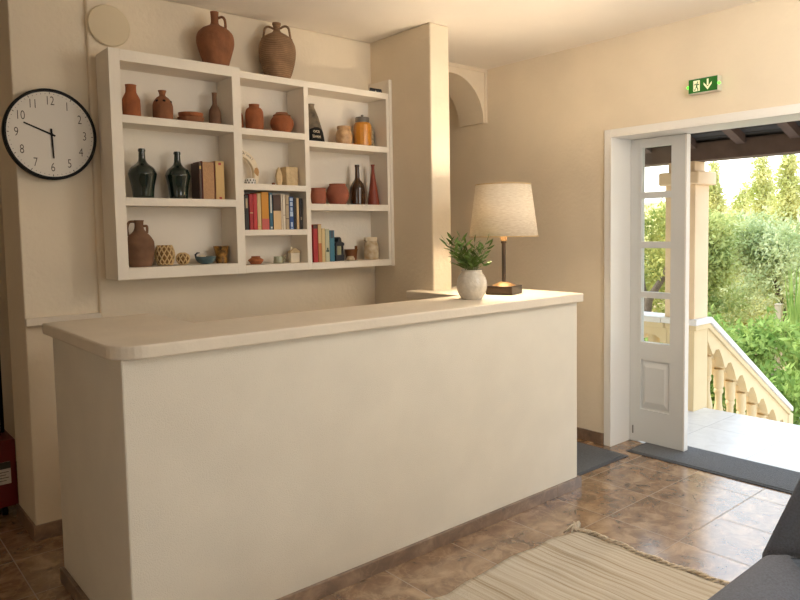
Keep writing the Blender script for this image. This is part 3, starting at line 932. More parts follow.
# narrow column: ceramic ring, dotted bowl, carved stones
t = thing('ceramic_crescent', 'cream ceramic crescent with dark handwriting and one tan patch', 'ornament', (1.823, 3.64, ZB + 0.0006))
def cu(u, v):
    return ((u - 45) * 0.000452, (505 - v) * 0.000432)
def curve_(P, n=5):
    out = []
    E_ = [P[0]] + P + [P[-1]]
    for i in range(1, len(E_) - 2):
        for k in range(n):
            q = k / n
            a, b, c, e = E_[i - 1], E_[i], E_[i + 1], E_[i + 2]
            out.append(tuple(0.5 * (2 * b[d] + (c[d] - a[d]) * q + (2 * a[d] - 5 * b[d] + 4 * c[d] - e[d]) * q * q + (-a[d] + 3 * b[d] - 3 * c[d] + e[d]) * q ** 3) for d in (0, 1)))
    return out + [P[-1]]
co_ = curve_([cu(*p) for p in [(-20, 52), (30, 52), (115, 72), (200, 140), (250, 235), (270, 320), (266, 420), (240, 505)]])
ci_ = curve_([cu(*p) for p in [(185, 505), (203, 400), (195, 310), (165, 230), (105, 165), (45, 138), (-20, 130)]])
G().prism(co_ + ci_, -0.014, 0.014, 'y').build('crescent_body', M['cream'], t, bevel=0.004)
G().prism([cu(*p) for p in [(240, 268), (262, 290), (269, 330), (255, 385), (222, 362), (198, 330), (215, 280)]], -0.0155, -0.0142, 'y').build('tan_patch', M['tan'], t)
lt = []
for ch, (u_, v_, r_) in zip("Qu'imai", [(48, 84, -8), (75, 92, -16), (93, 96, -20), (106, 112, -26), (130, 126, -34), (158, 144, -38), (182, 166, -44)]):
    p = cu(u_, v_)
    lt.append((ch, p[0], p[1], 0.0215, math.radians(r_), 1.0, 0.0))
glyph_obj('lettering', lt, M['black'], t, -0.0148)
t = thing('dotted_bowl', 'tiny white bowl with black dashes under the ceramic crescent', 'bowl', (1.842, 3.575, ZB + 0.0006))
G().lathe(vessel([(0.029, 0), (0.0305, 0.010), (0.027, 0.026), (0.022, 0.034)], 0.003, 0.4), 30).build('bowl_body', M['white'], t, smooth=True, angle=50)
g = G()
for k in range(11):
    for j, (r_, z_) in enumerate(((0.0308, 0.009), (0.0285, 0.022))):
        a = 2 * PI * (k + 0.5 * j) / 11
        c_, s_ = math.cos(a), math.sin(a)
        for dx in (0,):
            q = [(-0.0036, -0.0045), (0.0036, -0.0045), (0.0036, 0.0045), (-0.0036, 0.0045)]
            f = [((r_ + 0.0012) * c_ - u_ * s_, (r_ + 0.0012) * s_ + u_ * c_, z_ + v_) for u_, v_ in q]
            g.bm.faces.new([g.bm.verts.new(p) for p in f])
g.build('dashes', M['black'], t)
tag(G().box(-0.040, 0.040, -0.036, 0.036, 0, 0.112).build('stone_block', M['stone'], None, (2.113, 3.614, ZB + 0.0006), bevel=0.004), 'carved cream stone block standing on the narrow shelf', 'ornament')
fg = G()
fg.prism([(0, 0), (0.014, 0.0), (0.020, 0.022), (0.021, 0.055), (0.012, 0.085), (0.0, 0.107), (-0.011, 0.088), (-0.020, 0.055), (-0.017, 0.022), (-0.013, 0)], -0.008, 0.008, 'y')
tag(fg.build('stone_leaf', M['stone'], None, (2.022, 3.575, ZB + 0.0006), bevel=0.005), 'pointed leaf shaped stone leaning by the carved block', 'ornament')
tag(G().ball((0, 0, 0.0075), 0.0085, (1.3, 1, 0.85)).build('pebble', M['brownclayglaze'], None, (1.972, 3.55, ZB + 0.0004), True), 'tiny brown pebble before the pointed stone', 'pebble')
# narrow column, bottom
t = thing_pot('clay_pot', 'small orange clay pot with bulging sides in the lowest narrow compartment', 'pot', 1.874, 3.60, ZM, 'pot_body',
              [(0.026, 0), (0.032, 0.005), (0.041, 0.020), (0.038, 0.029), (0.027, 0.036), (0.0245, 0.046)], 'terracotta', 0.003, 0.4)
for s in (-1, 1):
    G().ball((s * 0.040, 0, 0.023), 0.008, (1, 1, 0.8)).build('lug', M['terracotta'], t, smooth=True)
t = thing('glass_cup', 'small greenish glass cup with a side handle', 'cup', (2.018, 3.60, ZM + 0.0006))
G().lathe(vessel([(0.026, 0), (0.030, 0.004), (0.028, 0.018), (0.027, 0.040)], 0.003, 0.8), 28).build('cup_body', M['glassgreen'], t, smooth=True, angle=50)
G().tube([(0.026, 0, 0.034), (0.040, 0, 0.032), (0.044, 0, 0.018), (0.036, 0, 0.008), (0.028, 0, 0.008)], 0.0035, 8).build('handle', M['glassgreen'], t, smooth=True)
G().ball((0.046, 0, 0.040), 0.005).build('thumb_rest', M['glassgreen'], t, smooth=True)
t = thing('house_ornament', 'miniature cream pottery house with a pitched roof and chimney', 'ornament', (2.128, 3.61, ZM + 0.0006), math.radians(-12))
G().box(-0.028, 0.028, -0.024, 0.024, 0, 0.058).build('house_body', M['cream'], t, bevel=0.003)
G().prism([(-0.033, 0.056), (0.033, 0.056), (0.030, 0.066), (0.004, 0.086), (-0.004, 0.086), (-0.030, 0.066)], -0.028, 0.028, 'y').build('roof', M['stone'], t, bevel=0.003)
G().box(-0.023, -0.010, -0.008, 0.006, 0.066, 0.094).build('chimney', M['cream'], t, bevel=0.002)

# corner column, top
t = thing('lettered_bottle', 'grey flared bottle with a black lettered foot', 'bottle', (2.277, 3.617, ZD + 0.0006))
BP = smooth_prof([(0.076, 0), (0.0755, 0.012), (0.068, 0.060), (0.055, 0.110), (0.040, 0.160), (0.026, 0.195), (0.019, 0.212), (0.019, 0.222), (0.022, 0.232)], 5)
G().lathe([(0, 0)] + BP + [(0.016, 0.232), (0.014, 0.19), (0, 0.19)], 40).build('bottle_body', M['flaskgrey'], t, smooth=True, angle=55)
def rad_at(z_):
    for (r0, z0), (r1, z1) in zip(BP, BP[1:]):
        if z0 <= z_ <= z1:
            return r0 + (r1 - r0) * (z_ - z0) / max(z1 - z0, 1e-6)
    return BP[-1][0]
g = G()
A = []
for k in range(33):
    a = math.radians(-170 + 160 * k / 32)
    tz = 0.062 + 0.026 * math.cos(math.radians(-150 + 300 * k / 32) * 0.8)
    col_ = [g.bm.verts.new(((rad_at(z_) + 0.0006) * math.cos(a), (rad_at(z_) + 0.0006) * math.sin(a), z_)) for z_ in [0.002 + (tz - 0.002) * j / 8 for j in range(9)]]
    A.append(col_)
for a, b in zip(A, A[1:]):
    for j in range(8):
        g.bm.faces.new((a[j], b[j], b[j + 1], a[j + 1]))
g.build('dark_foot', M['black'], t, smooth=True)
V_, F_ = [], []
for txt, zc_, sz_ in (('oca', 0.064, 0.030), ('liven', 0.032, 0.030)):
    v, f = text_mesh(txt, sz_, 1.0, 0.0)
    n = len(V_)
    for u_, w_ in v:
        z_ = zc_ + w_
        r_ = rad_at(z_) + 0.0018
        a = math.radians(-97) + u_ / r_
        V_.append((r_ * math.cos(a), r_ * math.sin(a), z_))
    F_ += [tuple(i + n for i in q) for q in f]
me = bpy.data.meshes.new('lettering')
me.from_pydata(V_, [], F_)
me.materials.append(M['cream'])
o = bpy.data.objects.new('lettering', me)
COL.objects.link(o)
o.parent = t
t = thing_pot('marbled_jar', 'squat marbled ochre jar with a flat lid', 'jar', 2.500, 3.60, ZD, 'jar_body',
              [(0.042, 0), (0.047, 0.006), (0.052, 0.040), (0.051, 0.065), (0.042, 0.090), (0.036, 0.098)], 'ochrespot', 0.004, 0.2)
G().lathe([(0, 0.098), (0.041, 0.098), (0.043, 0.102), (0.043, 0.114), (0.040, 0.118), (0, 0.120)], 32).build('lid', M['ochrespot'], t, smooth=True, angle=35)
t = thing('storage_jar', 'faceted jar of mustard yellow contents under a grey lid', 'jar', (2.643, 3.60, ZD + 0.0006), math.radians(12))
G().lathe([(0, 0), (0.052, 0), (0.056, 0.006), (0.057, 0.135), (0.050, 0.148), (0.045, 0.152), (0, 0.152)], 14).build('jar_body', M['honey'], t, bevel=0.003)
G().lathe([(0, 0.1525), (0.044, 0.1525), (0.045, 0.156), (0.045, 0.182), (0.043, 0.185), (0, 0.185)], 32).build('lid', M['greylid'], t, smooth=True, angle=35)
G().lathe([(0, 0.185), (0.010, 0.185), (0.008, 0.192), (0.009, 0.200), (0, 0.204)], 16).build('knob', M['greylid'], t, smooth=True)
tag(G().lathe(vessel([(0.024, 0), (0.029, 0.01), (0.030, 0.07), (0.026, 0.110), (0.020, 0.136)], 0.003, 0.15), 24).build('speckled_jar', M['rock'], None, (2.732, 3.645, ZD + 0.0006), True), 'narrow speckled jar behind the yellow storage jar', 'jar')
# corner column, middle
pot('clay_bowl', 'open pinkish clay pot half hidden by the thin upright', 'pot', 2.307, 3.605, ZE, [(0.034, 0), (0.042, 0.008), (0.047, 0.045), (0.045, 0.075), (0.043, 0.090), (0.0455, 0.0985)], 'terrapink', 0.004, 0.7)
pot('clay_pot', 'larger round pinkish clay pot beside the dark brown bottle', 'pot', 2.446, 3.605, ZE, [(0.044, 0), (0.054, 0.010), (0.070, 0.050), (0.070, 0.075), (0.058, 0.108), (0.050, 0.118), (0.052, 0.1285)], 'terrapink', 0.004, 0.5)
pot('brown_bottle', 'dark brown glazed bottle with a long neck', 'bottle', 2.598, 3.605, ZE,
    [(0.044, 0), (0.0475, 0.008), (0.0485, 0.085), (0.046, 0.115), (0.030, 0.145), (0.0165, 0.165), (0.014, 0.200), (0.0135, 0.235), (0.0155, 0.243), (0.0155, 0.254)], 'brownglass', 0.003, 0.15)
pot('red_vase', 'slender matt red cone vase with a flared lip', 'vase', 2.724, 3.607, ZE,
    [(0.034, 0), (0.038, 0.006), (0.036, 0.040), (0.028, 0.095), (0.018, 0.160), (0.0115, 0.215), (0.0105, 0.245), (0.014, 0.262)], 'redglaze', 0.003, 0.15)
# corner column, bottom
t = thing('small_lantern', 'small dark blue black lantern ornament beside the teal blue book', 'lantern', (2.426, 3.60, ZR + 0.0006), math.radians(10))
G().box(-0.036, 0.036, -0.030, 0.030, 0, 0.038).build('base', M['darkblue'], t, bevel=0.003)
for a, b in ((-1, -1), (1, -1), (-1, 1), (1, 1)):
    G().box(a * 0.027 - 0.005, a * 0.027 + 0.005, b * 0.022 - 0.005, b * 0.022 + 0.005, 0.038, 0.094).build('post', M['darkblue'], t)
G().box(-0.022, 0.022, -0.018, 0.018, 0.038, 0.094).build('pane', M['glassgreen'], t)
G().prism([(-0.036, 0.094), (0.036, 0.094), (0.040, 0.104), (0.036, 0.112), (0.016, 0.120), (0.012, 0.142), (0.0, 0.150), (-0.012, 0.142), (-0.016, 0.120), (-0.036, 0.112), (-0.040, 0.104)], -0.03, 0.03, 'y').build('roof', M['darkblue'], t, bevel=0.003)
t = thing_pot('brown_pot', 'brown flared pot with an upright lug on its rim', 'pot', 2.550, 3.622, ZR, 'pot_body',
              [(0.030, 0), (0.034, 0.004), (0.037, 0.030), (0.041, 0.060), (0.045, 0.069)], 'brownclayglaze', 0.004, 0.6)
G().box(0.030, 0.046, -0.006, 0.006, 0.060, 0.090).build('lug', M['brownclayglaze'], t, bevel=0.003)
pot('clay_dish', 'tiny buff dish in front of the brown flared pot', 'dish', 2.497, 3.555, ZR, [(0.020, 0), (0.026, 0.004), (0.027, 0.014), (0.021, 0.020), (0.019, 0.028)], 'creamspot', 0.003, 0.5, 24)
t = thing_pot('cream_pitcher', 'cream glazed pitcher with a wide collar by the end strip', 'pitcher', 2.697, 3.605, ZR, 'pitcher_body',
              [(0.044, 0), (0.048, 0.006), (0.050, 0.060), (0.046, 0.100), (0.037, 0.120), (0.037, 0.142)], 'creamspot', 0.004, 0.4)
G().lathe([(0.0345, 0.118), (0.0395, 0.119), (0.0405, 0.143), (0.0345, 0.1435)], 30).build('collar', M['cream'], t, smooth=True, angle=40)
G().prism([(-0.052, 0.120), (-0.030, 0.112), (-0.030, 0.142), (-0.052, 0.144)], -0.012, 0.012, 'y').build('spout', M['creamspot'], t, bevel=0.004)

# ------------------------------------------------------------------ table lamp and vase of leaves on the counter
LP = (2.915, 2.648, SL1 + 0.0006)
lamp = thing('table_lamp', 'lit table lamp with a linen shade on the end of the counter', 'lamp', LP, math.radians(20))
s = 0.080
G().box(-s, s, -s, s, 0, 0.048).build('lamp_base', M['bronze'], lamp, bevel=0.004)
G().lathe([(0, 0.048), (0.066, 0.048), (0.062, 0.052), (0.034, 0.064), (0.020, 0.070), (0, 0.070)], 36).build('plinth', M['bronzetop'], lamp, smooth=True, angle=40)
G().lathe([(0, 0.070), (0.0115, 0.070), (0.0115, 0.285), (0.016, 0.288), (0.016, 0.300), (0, 0.300)], 20).build('stem', M['bronze'], lamp, smooth=True, angle=40)
G().lathe([(0, 0.3005), (0.019, 0.3005), (0.019, 0.345), (0, 0.345)], 20).build('socket', M['bronzetop'], lamp, smooth=True, angle=40)
shade_z0, shade_z1, rb, rt = 0.326, 0.616, 0.194, 0.155
shade = G()
n = 64
A = [shade.bm.verts.new((rb * math.cos(2 * PI * k / n), rb * math.sin(2 * PI * k / n), shade_z0)) for k in range(n)]
B = [shade.bm.verts.new((rt * math.cos(2 * PI * k / n), rt * math.sin(2 * PI * k / n), shade_z1)) for k in range(n)]
for k in range(n):
    shade.bm.faces.new((A[k], A[(k + 1) % n], B[(k + 1) % n], B[k]))
sh_o = shade.build('lamp_shade', M['shade'], lamp, smooth=True)
sm = sh_o.modifiers.new('solid', 'SOLIDIFY')
sm.thickness = 0.002
for r_, z_, nm in ((rb, shade_z0, 'hem'), (rt, shade_z1, 'hem')):
    G().tube([((r_ + 0.0005) * math.cos(2 * PI * k / n), (r_ + 0.0005) * math.sin(2 * PI * k / n), z_) for k in range(n + 1)], 0.003, 6, False).build(nm, M['straw'], sh_o, smooth=True)
for k in range(3):
    a = 2 * PI * k / 3
    G().tube([(0.018 * math.cos(a), 0.018 * math.sin(a), 0.338), (rt * 0.97 * math.cos(a), rt * 0.97 * math.sin(a), shade_z1 - 0.012)], 0.002, 6).build('spoke', M['bronze'], lamp)
G().ball((0, 0, 0.565), 0.024, (1, 1, 1.25)).build('bulb', M['bulb'], lamp, smooth=True)
G().tube([(0, 0, 0.41), (0, 0, 0.54)], 0.007, 10).build('upper_stem', M['bronze'], lamp, smooth=True)
G().ball((0, 0, 0.378), 0.026, (1, 1, 1.25)).build('bulb', M['bulb'], lamp, smooth=True)
lt_ = light('lamp_light', 'POINT', (LP[0], LP[1], LP[2] + 0.378), 24, (1.0, 0.77, 0.50))
lu_ = light('lamp_upper_light', 'POINT', (LP[0], LP[1], LP[2] + 0.565), 58, (1.0, 0.80, 0.56))
lu_.data.shadow_soft_size = 0.03
lt_.data.shadow_soft_size = 0.04

VX, VY = 2.583, 2.575
vase = thing('glazed_vase', 'round speckled grey glazed vase on the countertop beside the lamp', 'vase', (VX, VY, SL1 + 0.0006))
G().lathe(vessel([(0.046, 0), (0.054, 0.004), (0.074, 0.038), (0.0815, 0.075), (0.074, 0.110), (0.060, 0.134), (0.0535, 0.146), (0.0555, 0.156)], 0.004, 0.6, 7), 48).build('vase_body', M['vase'], vase, smooth=True, angle=60)
def leaf_geo(bm, base, d, length, width, up=Vector((0, 0, 1)), droop=0.25):
    d = d.normalized()
    sidev = d.cross(up)
    if sidev.length < 1e-3:
        sidev = Vector((1, 0, 0))
    sidev.normalize()
    nrm = sidev.cross(d).normalized()
    L_, Rr, Cc = [], [], []
    for i in range(6):
        t_ = i / 5
        w_ = width * math.sin(PI * min(1, 0.04 + t_ * 0.96)) ** 0.8 * (1 - 0.25 * t_)
        p = base + d * length * t_ - nrm * droop * length * t_ * t_ * 0.5
        Cc.append(bm.verts.new(p))
        L_.append(bm.verts.new(p + sidev * w_ / 2 + nrm * w_ * 0.12))
        Rr.append(bm.verts.new(p - sidev * w_ / 2 + nrm * w_ * 0.12))
    for i in range(5):
        bm.faces.new((Cc[i], Cc[i + 1], L_[i + 1], L_[i]))
        bm.faces.new((Rr[i], Rr[i + 1], Cc[i + 1], Cc[i]))
bouquet = thing('leafy_sprigs', 'bunch of green leafy sprigs standing in the glazed vase', 'plant', (VX, VY, SL1 + 0.10))
rnd = random.Random(11)
rv = Vector((math.cos(math.radians(41.7)), -math.sin(math.radians(41.7)), 0))
fw = Vector((rv.y * -1, rv.x, 0))
for i in range(27):
    if i < 20:
        u0 = -0.118 + 0.220 * (i / 19) + rnd.uniform(-0.010, 0.010)
        hh = rnd.choice((0.03, 0.07, 0.11, 0.145)) + rnd.uniform(0, 0.02)
    else:
        u0 = rnd.uniform(-0.08, 0.08)
        hh = rnd.uniform(0.02, 0.08)
    if i == 6:
        u0, hh = -0.048, 0.175
    if i in (1, 2):
        u0, hh = -0.115 + 0.03 * (i - 1), 0.135
    if i == 17:
        u0, hh = 0.105, 0.125
    v0 = rnd.uniform(-0.07, 0.07)
    tip = rv * (u0 - 0.012) + fw * v0 + Vector((0, 0, hh))
    root = rv * (u0 * 0.22) + fw * (v0 * 0.25) + Vector((0, 0, -0.02))
    neck = rv * (u0 * 0.28) + fw * (v0 * 0.28) + Vector((0, 0, 0.058))
    ctrl = neck + Vector((0, 0, 0.45 * hh)) + rv * u0 * 0.2
    Pn = [root, neck] + [(neck * (1 - t_) ** 2 + ctrl * 2 * t_ * (1 - t_) + (tip + Vector((0, 0, 0.05))) * t_ * t_) for t_ in (0.25, 0.5, 0.75, 1)]
    g = G()
    g.tube(Pn, [0.0022, 0.002, 0.0018, 0.0016, 0.0014, 0.001], 5)
    st_ = g.build('stem', M['stem'], bouquet, smooth=True)
    g = G()
    nl = 6 if hh < 0.10 else 9
    for k in range(nl):
        t_ = 0.12 + 0.88 * k / (nl - 1)
        f_ = 1 + t_ * 4
        j = min(int(f_), 4)
        p = Pn[j].lerp(Pn[j + 1], f_ - j)
        dirv = (Pn[j + 1] - Pn[j]).normalized()
        sd = (1 if k % 2 else -1)
        dl = dirv if k == nl - 1 else dirv * 0.75 + (rv * sd * 0.75 + fw * rnd.uniform(-0.5, 0.5))
        # leaf blades turn every way round their midrib
        upv = Vector((rnd.uniform(-1, 1), rnd.uniform(-1, 1), rnd.uniform(-0.6, 1)))
        leaf_geo(g.bm, p, dl, rnd.uniform(0.042, 0.060), rnd.uniform(0.013, 0.018), upv, 0.2)
    g.build('leaves', M['leaf'], st_, smooth=True)

# ------------------------------------------------------------------ exit sign
sg = thing('exit_sign', 'lit green emergency exit sign over the doorway', 'sign', (XR - 0.0005, 1.995, 2.312))
G().box(-0.048, 0, -0.092, 0.092, -0.045, 0.045).build('housing', M['greysign'], sg, bevel=0.003)
G().box(-0.0505, -0.0482, -0.087, 0.087, -0.040, 0.040).build('sign_panel', M['signgreen'], sg)
def flat_x(polys, x, name, m, parent):
    g = G()
    for p in polys:
        g.bm.faces.new([g.bm.verts.new((x, -a * 0.88, b)) for a, b in p])
    return g.build(name, M[m], parent)
# a: along the sign as seen by the viewer (-0.0985..0.0985), b: height
door_ = [(-0.066, -0.031), (-0.020, -0.031), (-0.020, 0.031), (-0.066, 0.031)]
flat_x([door_], -0.0508, 'doorway_symbol', 'signwhite', sg)
man = [[(-0.040, 0.016), (-0.033, 0.016), (-0.033, 0.024), (-0.040, 0.024)],
       [(-0.048, -0.006), (-0.038, -0.008), (-0.034, 0.013), (-0.043, 0.014)],
       [(-0.060, 0.004), (-0.046, 0.009), (-0.044, 0.014), (-0.060, 0.009)],
       [(-0.036, 0.008), (-0.026, 0.001), (-0.024, 0.005), (-0.035, 0.013)],
       [(-0.048, -0.006), (-0.041, -0.008), (-0.052, -0.020), (-0.062, -0.019), (-0.062, -0.024), (-0.050, -0.026)],
       [(-0.045, -0.006), (-0.037, -0.008), (-0.030, -0.018), (-0.032, -0.030), (-0.037, -0.030), (-0.036, -0.019)]]
flat_x(man, -0.0511, 'running_figure', 'signgreen', sg)
arrow = [[(0.028, 0.031), (0.040, 0.031), (0.040, -0.006), (0.028, -0.006)],
         [(0.034, -0.031), (0.062, 0.0), (0.062, 0.014), (0.034, -0.014)],
         [(0.034, -0.031), (0.034, -0.014), (0.006, 0.014), (0.006, 0.0)]]
flat_x(arrow, -0.0508, 'arrow', 'signwhite', sg)
for y_ in (0.094, -0.094):
    G().ball((-0.042, y_, -0.002), 0.009).build('indicator_light', M['led'], sg, smooth=True)

# ------------------------------------------------------------------ red trolley in the corridor
rx0, rx1, ry0, ry1 = 0.30, 0.742, 4.18, 4.50
tr = thing('red_trolley', 'dark red metal box on small castors standing in the corridor', 'trolley', (0.514, 4.345, 0))
bx = G().box(rx0 - 0.514, rx1 - 0.514, ry0 - 4.345, ry1 - 4.345, 0.055, 0.412).build('box', M['red'], tr, bevel=0.006)
G().box(0.055, 0.20, ry0 - 4.345 - 0.002, ry0 - 4.345 - 0.0004, 0.180, 0.298).build('paper_label', M['paper'], tr)
g = G().box(0.055, 0.20, ry0 - 4.345 - 0.0030, ry0 - 4.345 - 0.0022, 0.262, 0.298)
for k in range(4):
    g.box(0.065, 0.19 - 0.012 * (k % 2), ry0 - 4.345 - 0.0030, ry0 - 4.345 - 0.0022, 0.243 - 0.015 * k, 0.246 - 0.015 * k)
g.build('label_print', M['labeldark'], tr)
for a in (-1, 1):
    for b in (-1, 1):
        w_ = G().tube([(a * 0.170 - 0.012, b * 0.12, 0.024), (a * 0.170 + 0.012, b * 0.12, 0.024)], 0.024, 16).build('castor', M['black'], tr)
        G().box(a * 0.170 - 0.016, a * 0.170 + 0.016, b * 0.12 - 0.010, b * 0.12 + 0.010, 0.046, 0.056).build('fork', M['chrome'], w_)
G().tube([(0.205, 0.03, 0.412), (0.205, 0.03, 1.22), (0.02, 0.03, 1.24), (-0.19, 0.03, 1.22), (-0.19, 0.03, 0.412)], 0.010, 10).build('push_handle', M['black'], tr, smooth=True)
rl = G()
rl.tube([(0.13 + 0.045 * math.cos(a * 0.6), -0.05 + 0.045 * math.sin(a * 0.6), 0.0 + 0.008 + 0.0016 * a) for a in range(34)], 0.008, 8)
tag(rl.build('cable_coil', M['black'], None, (0.514, 4.345, 0.4125), True), 'coil of black cable lying on the red trolley', 'cable')

# ------------------------------------------------------------------ mats and rug
def mat_thing(label, pts, h):
    t = thing('door_mat', label, 'mat', (0, 0, 0))
    G().prism(pts, 0.0005, h * 0.6).build('border', M['matedge'], t, bevel=0.002)
    cx_ = sum(p[0] for p in pts) / len(pts)
    cy_ = sum(p[1] for p in pts) / len(pts)
    ins = [(cx_ + (x - cx_) * (1 - 0.022 / max(abs(x - cx_), .05)), cy_ + (y - cy_) * (1 - 0.022 / max(abs(y - cy_), .05))) for x, y in pts]
    G().prism(ins, h * 0.6, h).build('pile', M['matgrey'], t, bevel=0.001)
mat_thing('small grey mat lying in the passage behind the counter end', [(3.30, 2.448), (3.88, 2.446), (3.885, 3.25), (3.30, 3.25)], 0.012)
mat_thing('long grey mat lying across the open doorway', [(3.955, 2.515), (4.335, 2.515), (4.335, 1.26), (3.955, 1.26)], 0.011)

rug = thing('woven_rug', 'striped beige woven rug with a knotted fringe before the counter', 'rug', (0, 0, 0))
g = G()
nx, ny = 110, 44
rx0_, rx1_, ry0_, ry1_ = 0.35, 2.70, 0.90, 2.015
grid = []
rr = random.Random(3)
for i in range(nx + 1):
    row = []
    for j in range(ny + 1):
        x = rx0_ + (rx1_ - rx0_) * i / nx
        y = ry0_ + (ry1_ - ry0_) * j / ny
        e = j / ny
        yy = y + (0.012 * math.sin(x * 9) + 0.006 * math.sin(x * 23)) * e ** 3
        z = 0.0085 + 0.0025 * math.sin(x * 14 + y * 2) + 0.002 * math.sin(x * 31 - y * 4) + 0.0015 * math.sin(y * 26 + x * 5)
        row.append(g.bm.verts.new((x + 0.008 * math.sin(y * 11) * (i / nx) ** 6, yy, z)))
    grid.append(row)
for i in range(nx):
    for j in range(ny):
        g.bm.faces.new((grid[i][j], grid[i + 1][j], grid[i + 1][j + 1], grid[i][j + 1]))
ro = g.build('rug_field', M['rug'], rug, smooth=True)
m_ = ro.modifiers.new('solid', 'SOLIDIFY')
m_.thickness = 0.004
m_.offset = -1
fr = G()
def wob(y):
    return 2.712 + 0.008 * math.sin(y * 11) + 0.006 * math.sin(y * 37)
for ph in (0, 2.1, 4.2):
    P = []
    for k in range(171):
        y = 0.92 + 1.08 * k / 170
        a = y * 70 + ph
        P.append((wob(y) + 0.008 * math.cos(a), y + 0.004 * math.sin(a * 1.7), 0.016 + 0.0075 * math.sin(a)))
    fr.tube(P, 0.0052, 6)
for k in range(26):
    y = 0.93 + 1.06 * k / 25 + rr.uniform(-.01, .01)
    x = wob(y)
    dx, dy = rr.uniform(0.015, 0.04), rr.uniform(-0.025, 0.025)
    fr.tube([(x, y, 0.016), (x + dx * .5, y + dy * .3, 0.014), (x + dx, y + dy, 0.006)], [0.005, 0.006, 0.003], 6)
for k in range(9):
    fr.tube([(2.69, 1.985, 0.014), (2.715 + rr.uniform(-.02, .03), 2.005 + rr.uniform(-.01, .02), 0.03 + rr.uniform(0, .01)), (2.70 + rr.uniform(-.06, .07), 2.02 + rr.uniform(-.03, .025), 0.008)], [0.006, 0.007, 0.004], 6)
fr.build('fringe', M['string'], rug, smooth=True)

# ------------------------------------------------------------------ upholstered armchair at the frame's corner
ch = thing('armchair', 'charcoal upholstered armchair at the edge of the rug facing away from the doorway', 'armchair', (1.70, 0.12, 0))
def soft(name, x0, x1, y0, y1, z0, z1, m, bev, par):
    return G().box(x0 - 1.70, x1 - 1.70, y0 - 0.12, y1 - 0.12, z0, z1).build(name, M[m], par, smooth=True, bevel=bev, bseg=6)
soft('seat_base', 1.22, 2.10, -0.40, 0.64, 0.11, 0.34, 'fabric', 0.03, ch)
soft('seat_cushion', 1.20, 2.02, -0.36, 0.60, 0.34, 0.47, 'fabric', 0.05, ch)
def arm(y0, y1):
    g = G()
    pts_ = [(y0 + 0.01, 0.11), (y1 - 0.01, 0.11), (y1, 0.40), (y1 - 0.005, 0.495), (y1 - 0.03, 0.545), (y1 - 0.09, 0.565), (y0 + 0.09, 0.565), (y0 + 0.03, 0.545), (y0 + 0.005, 0.495), (y0, 0.40)]
    g.prism([(a - 0.12, b) for a, b in pts_], 1.22 - 1.70, 2.005 - 1.70, 'x')
    return g.build('arm', M['fabric'], ch, smooth=True, bevel=0.03, bseg=5)
arm(0.60, 0.835)
arm(-0.595, -0.36)
g = G()
half = [(0.825, 0.11), (0.834, 0.52), (0.722, 0.827), (0.675, 0.95), (0.62, 1.0), (0.50, 1.02)]
pts_ = half + [(0.24 - a, b) for a, b in half[::-1]]
A = [g.bm.verts.new((2.012 - 1.70 + max(0, b - 0.45) * 0.12, a - 0.12, b)) for a, b in pts_]
B = [g.bm.verts.new((2.20 - 1.70 + max(0, b - 0.45) * 0.22, a - 0.12, b)) for a, b in pts_]
g.bm.faces.new(A)
g.bm.faces.new(B[::-1])
for i in range(len(pts_)):
    j = (i + 1) % len(pts_)
    g.bm.faces.new((A[i], B[i], B[j], A[j]))
g.build('backrest', M['fabric'], ch, smooth=True, bevel=0.018, bseg=4)
# loose cushion resting against the back
g = G()
nseg = 20
V_ = {}
def cush(u, v):
    return 0.075 * (max(0, 1 - u ** 4) ** 0.6) * (max(0, 1 - v ** 4) ** 0.6)
for side in (0, 1):
    for i in range(nseg + 1):
        for j in range(nseg + 1):
            u, v = -1 + 2 * i / nseg, -1 + 2 * j / nseg
            t_ = cush(u, v) * (1 if side else -1)
            V_[side, i, j] = g.bm.verts.new((1.935 - 1.70 + t_ + 0.03 * v, 0.64 * u, 0.565 + 0.10 * v * (1 - 0.55 * u * u) - 0.055 * u * u))
    for i in range(nseg):
        for j in range(nseg):
            q = [V_[side, i, j], V_[side, i + 1, j], V_[side, i + 1, j + 1], V_[side, i, j + 1]]
            g.bm.faces.new(q if side else q[::-1])
bmesh.ops.remove_doubles(g.bm, verts=g.bm.verts, dist=1e-4)
g.build('back_cushion', M['fabric2'], ch, smooth=True)
for a in (-0.40, 0.40):
    for b in (-0.60, 0.60):
        G().lathe([(0, 0), (0.018, 0), (0.026, 0.112), (0, 0.112)], 14, (a, b, 0)).build('leg', M['wood'], ch, smooth=True, angle=40)

# ------------------------------------------------------------------ porch
struct(G().box(4.2, 5.40, -2.4, 5.4, -0.16, 0).build('porch_floor', M['porchtile'], bevel=0.006))
g = G()
for k in range(1, 6):
    g.box(5.40 + 0.29 * (k - 1), 5.40 + 0.29 * k, 1.0, 2.68, -1.0, -0.165 * k)
struct(g.build('porch_steps', M['porchtile'], bevel=0.004))
struct(G().box(4.231, 5.40, -2.4, 5.4, -1.0, -0.161).build('porch_base', M['column']))
bal = thing('stair_balustrade', 'cream stone balustrade sloping down beside the porch steps', 'balustrade', (5.43, 2.80, -1.0))
OX, OY, OZ = 5.43, 2.80, -1.0
def bal_part(name, pts, y0, y1, m, bev=0.004):
    return G().prism([(a - OX, b - OZ) for a, b in pts], y0 - OY, y1 - OY, 'y').build(name, M[m], bal, bevel=bev)
SLP = 0.612
zt = lambda x: 0.748 - SLP * (x - 5.43)
xe = 7.13
bal_part('corner_post', [(5.205, 0.0), (5.43, 0.0), (5.43, 0.69), (5.205, 0.69)], 2.69, 2.93, 'balu')
bal_part('corner_post_foot', [(5.41, -1.0), (5.43, -1.0), (5.43, 0.0), (5.41, 0.0)], 2.69, 2.93, 'balu', 0)
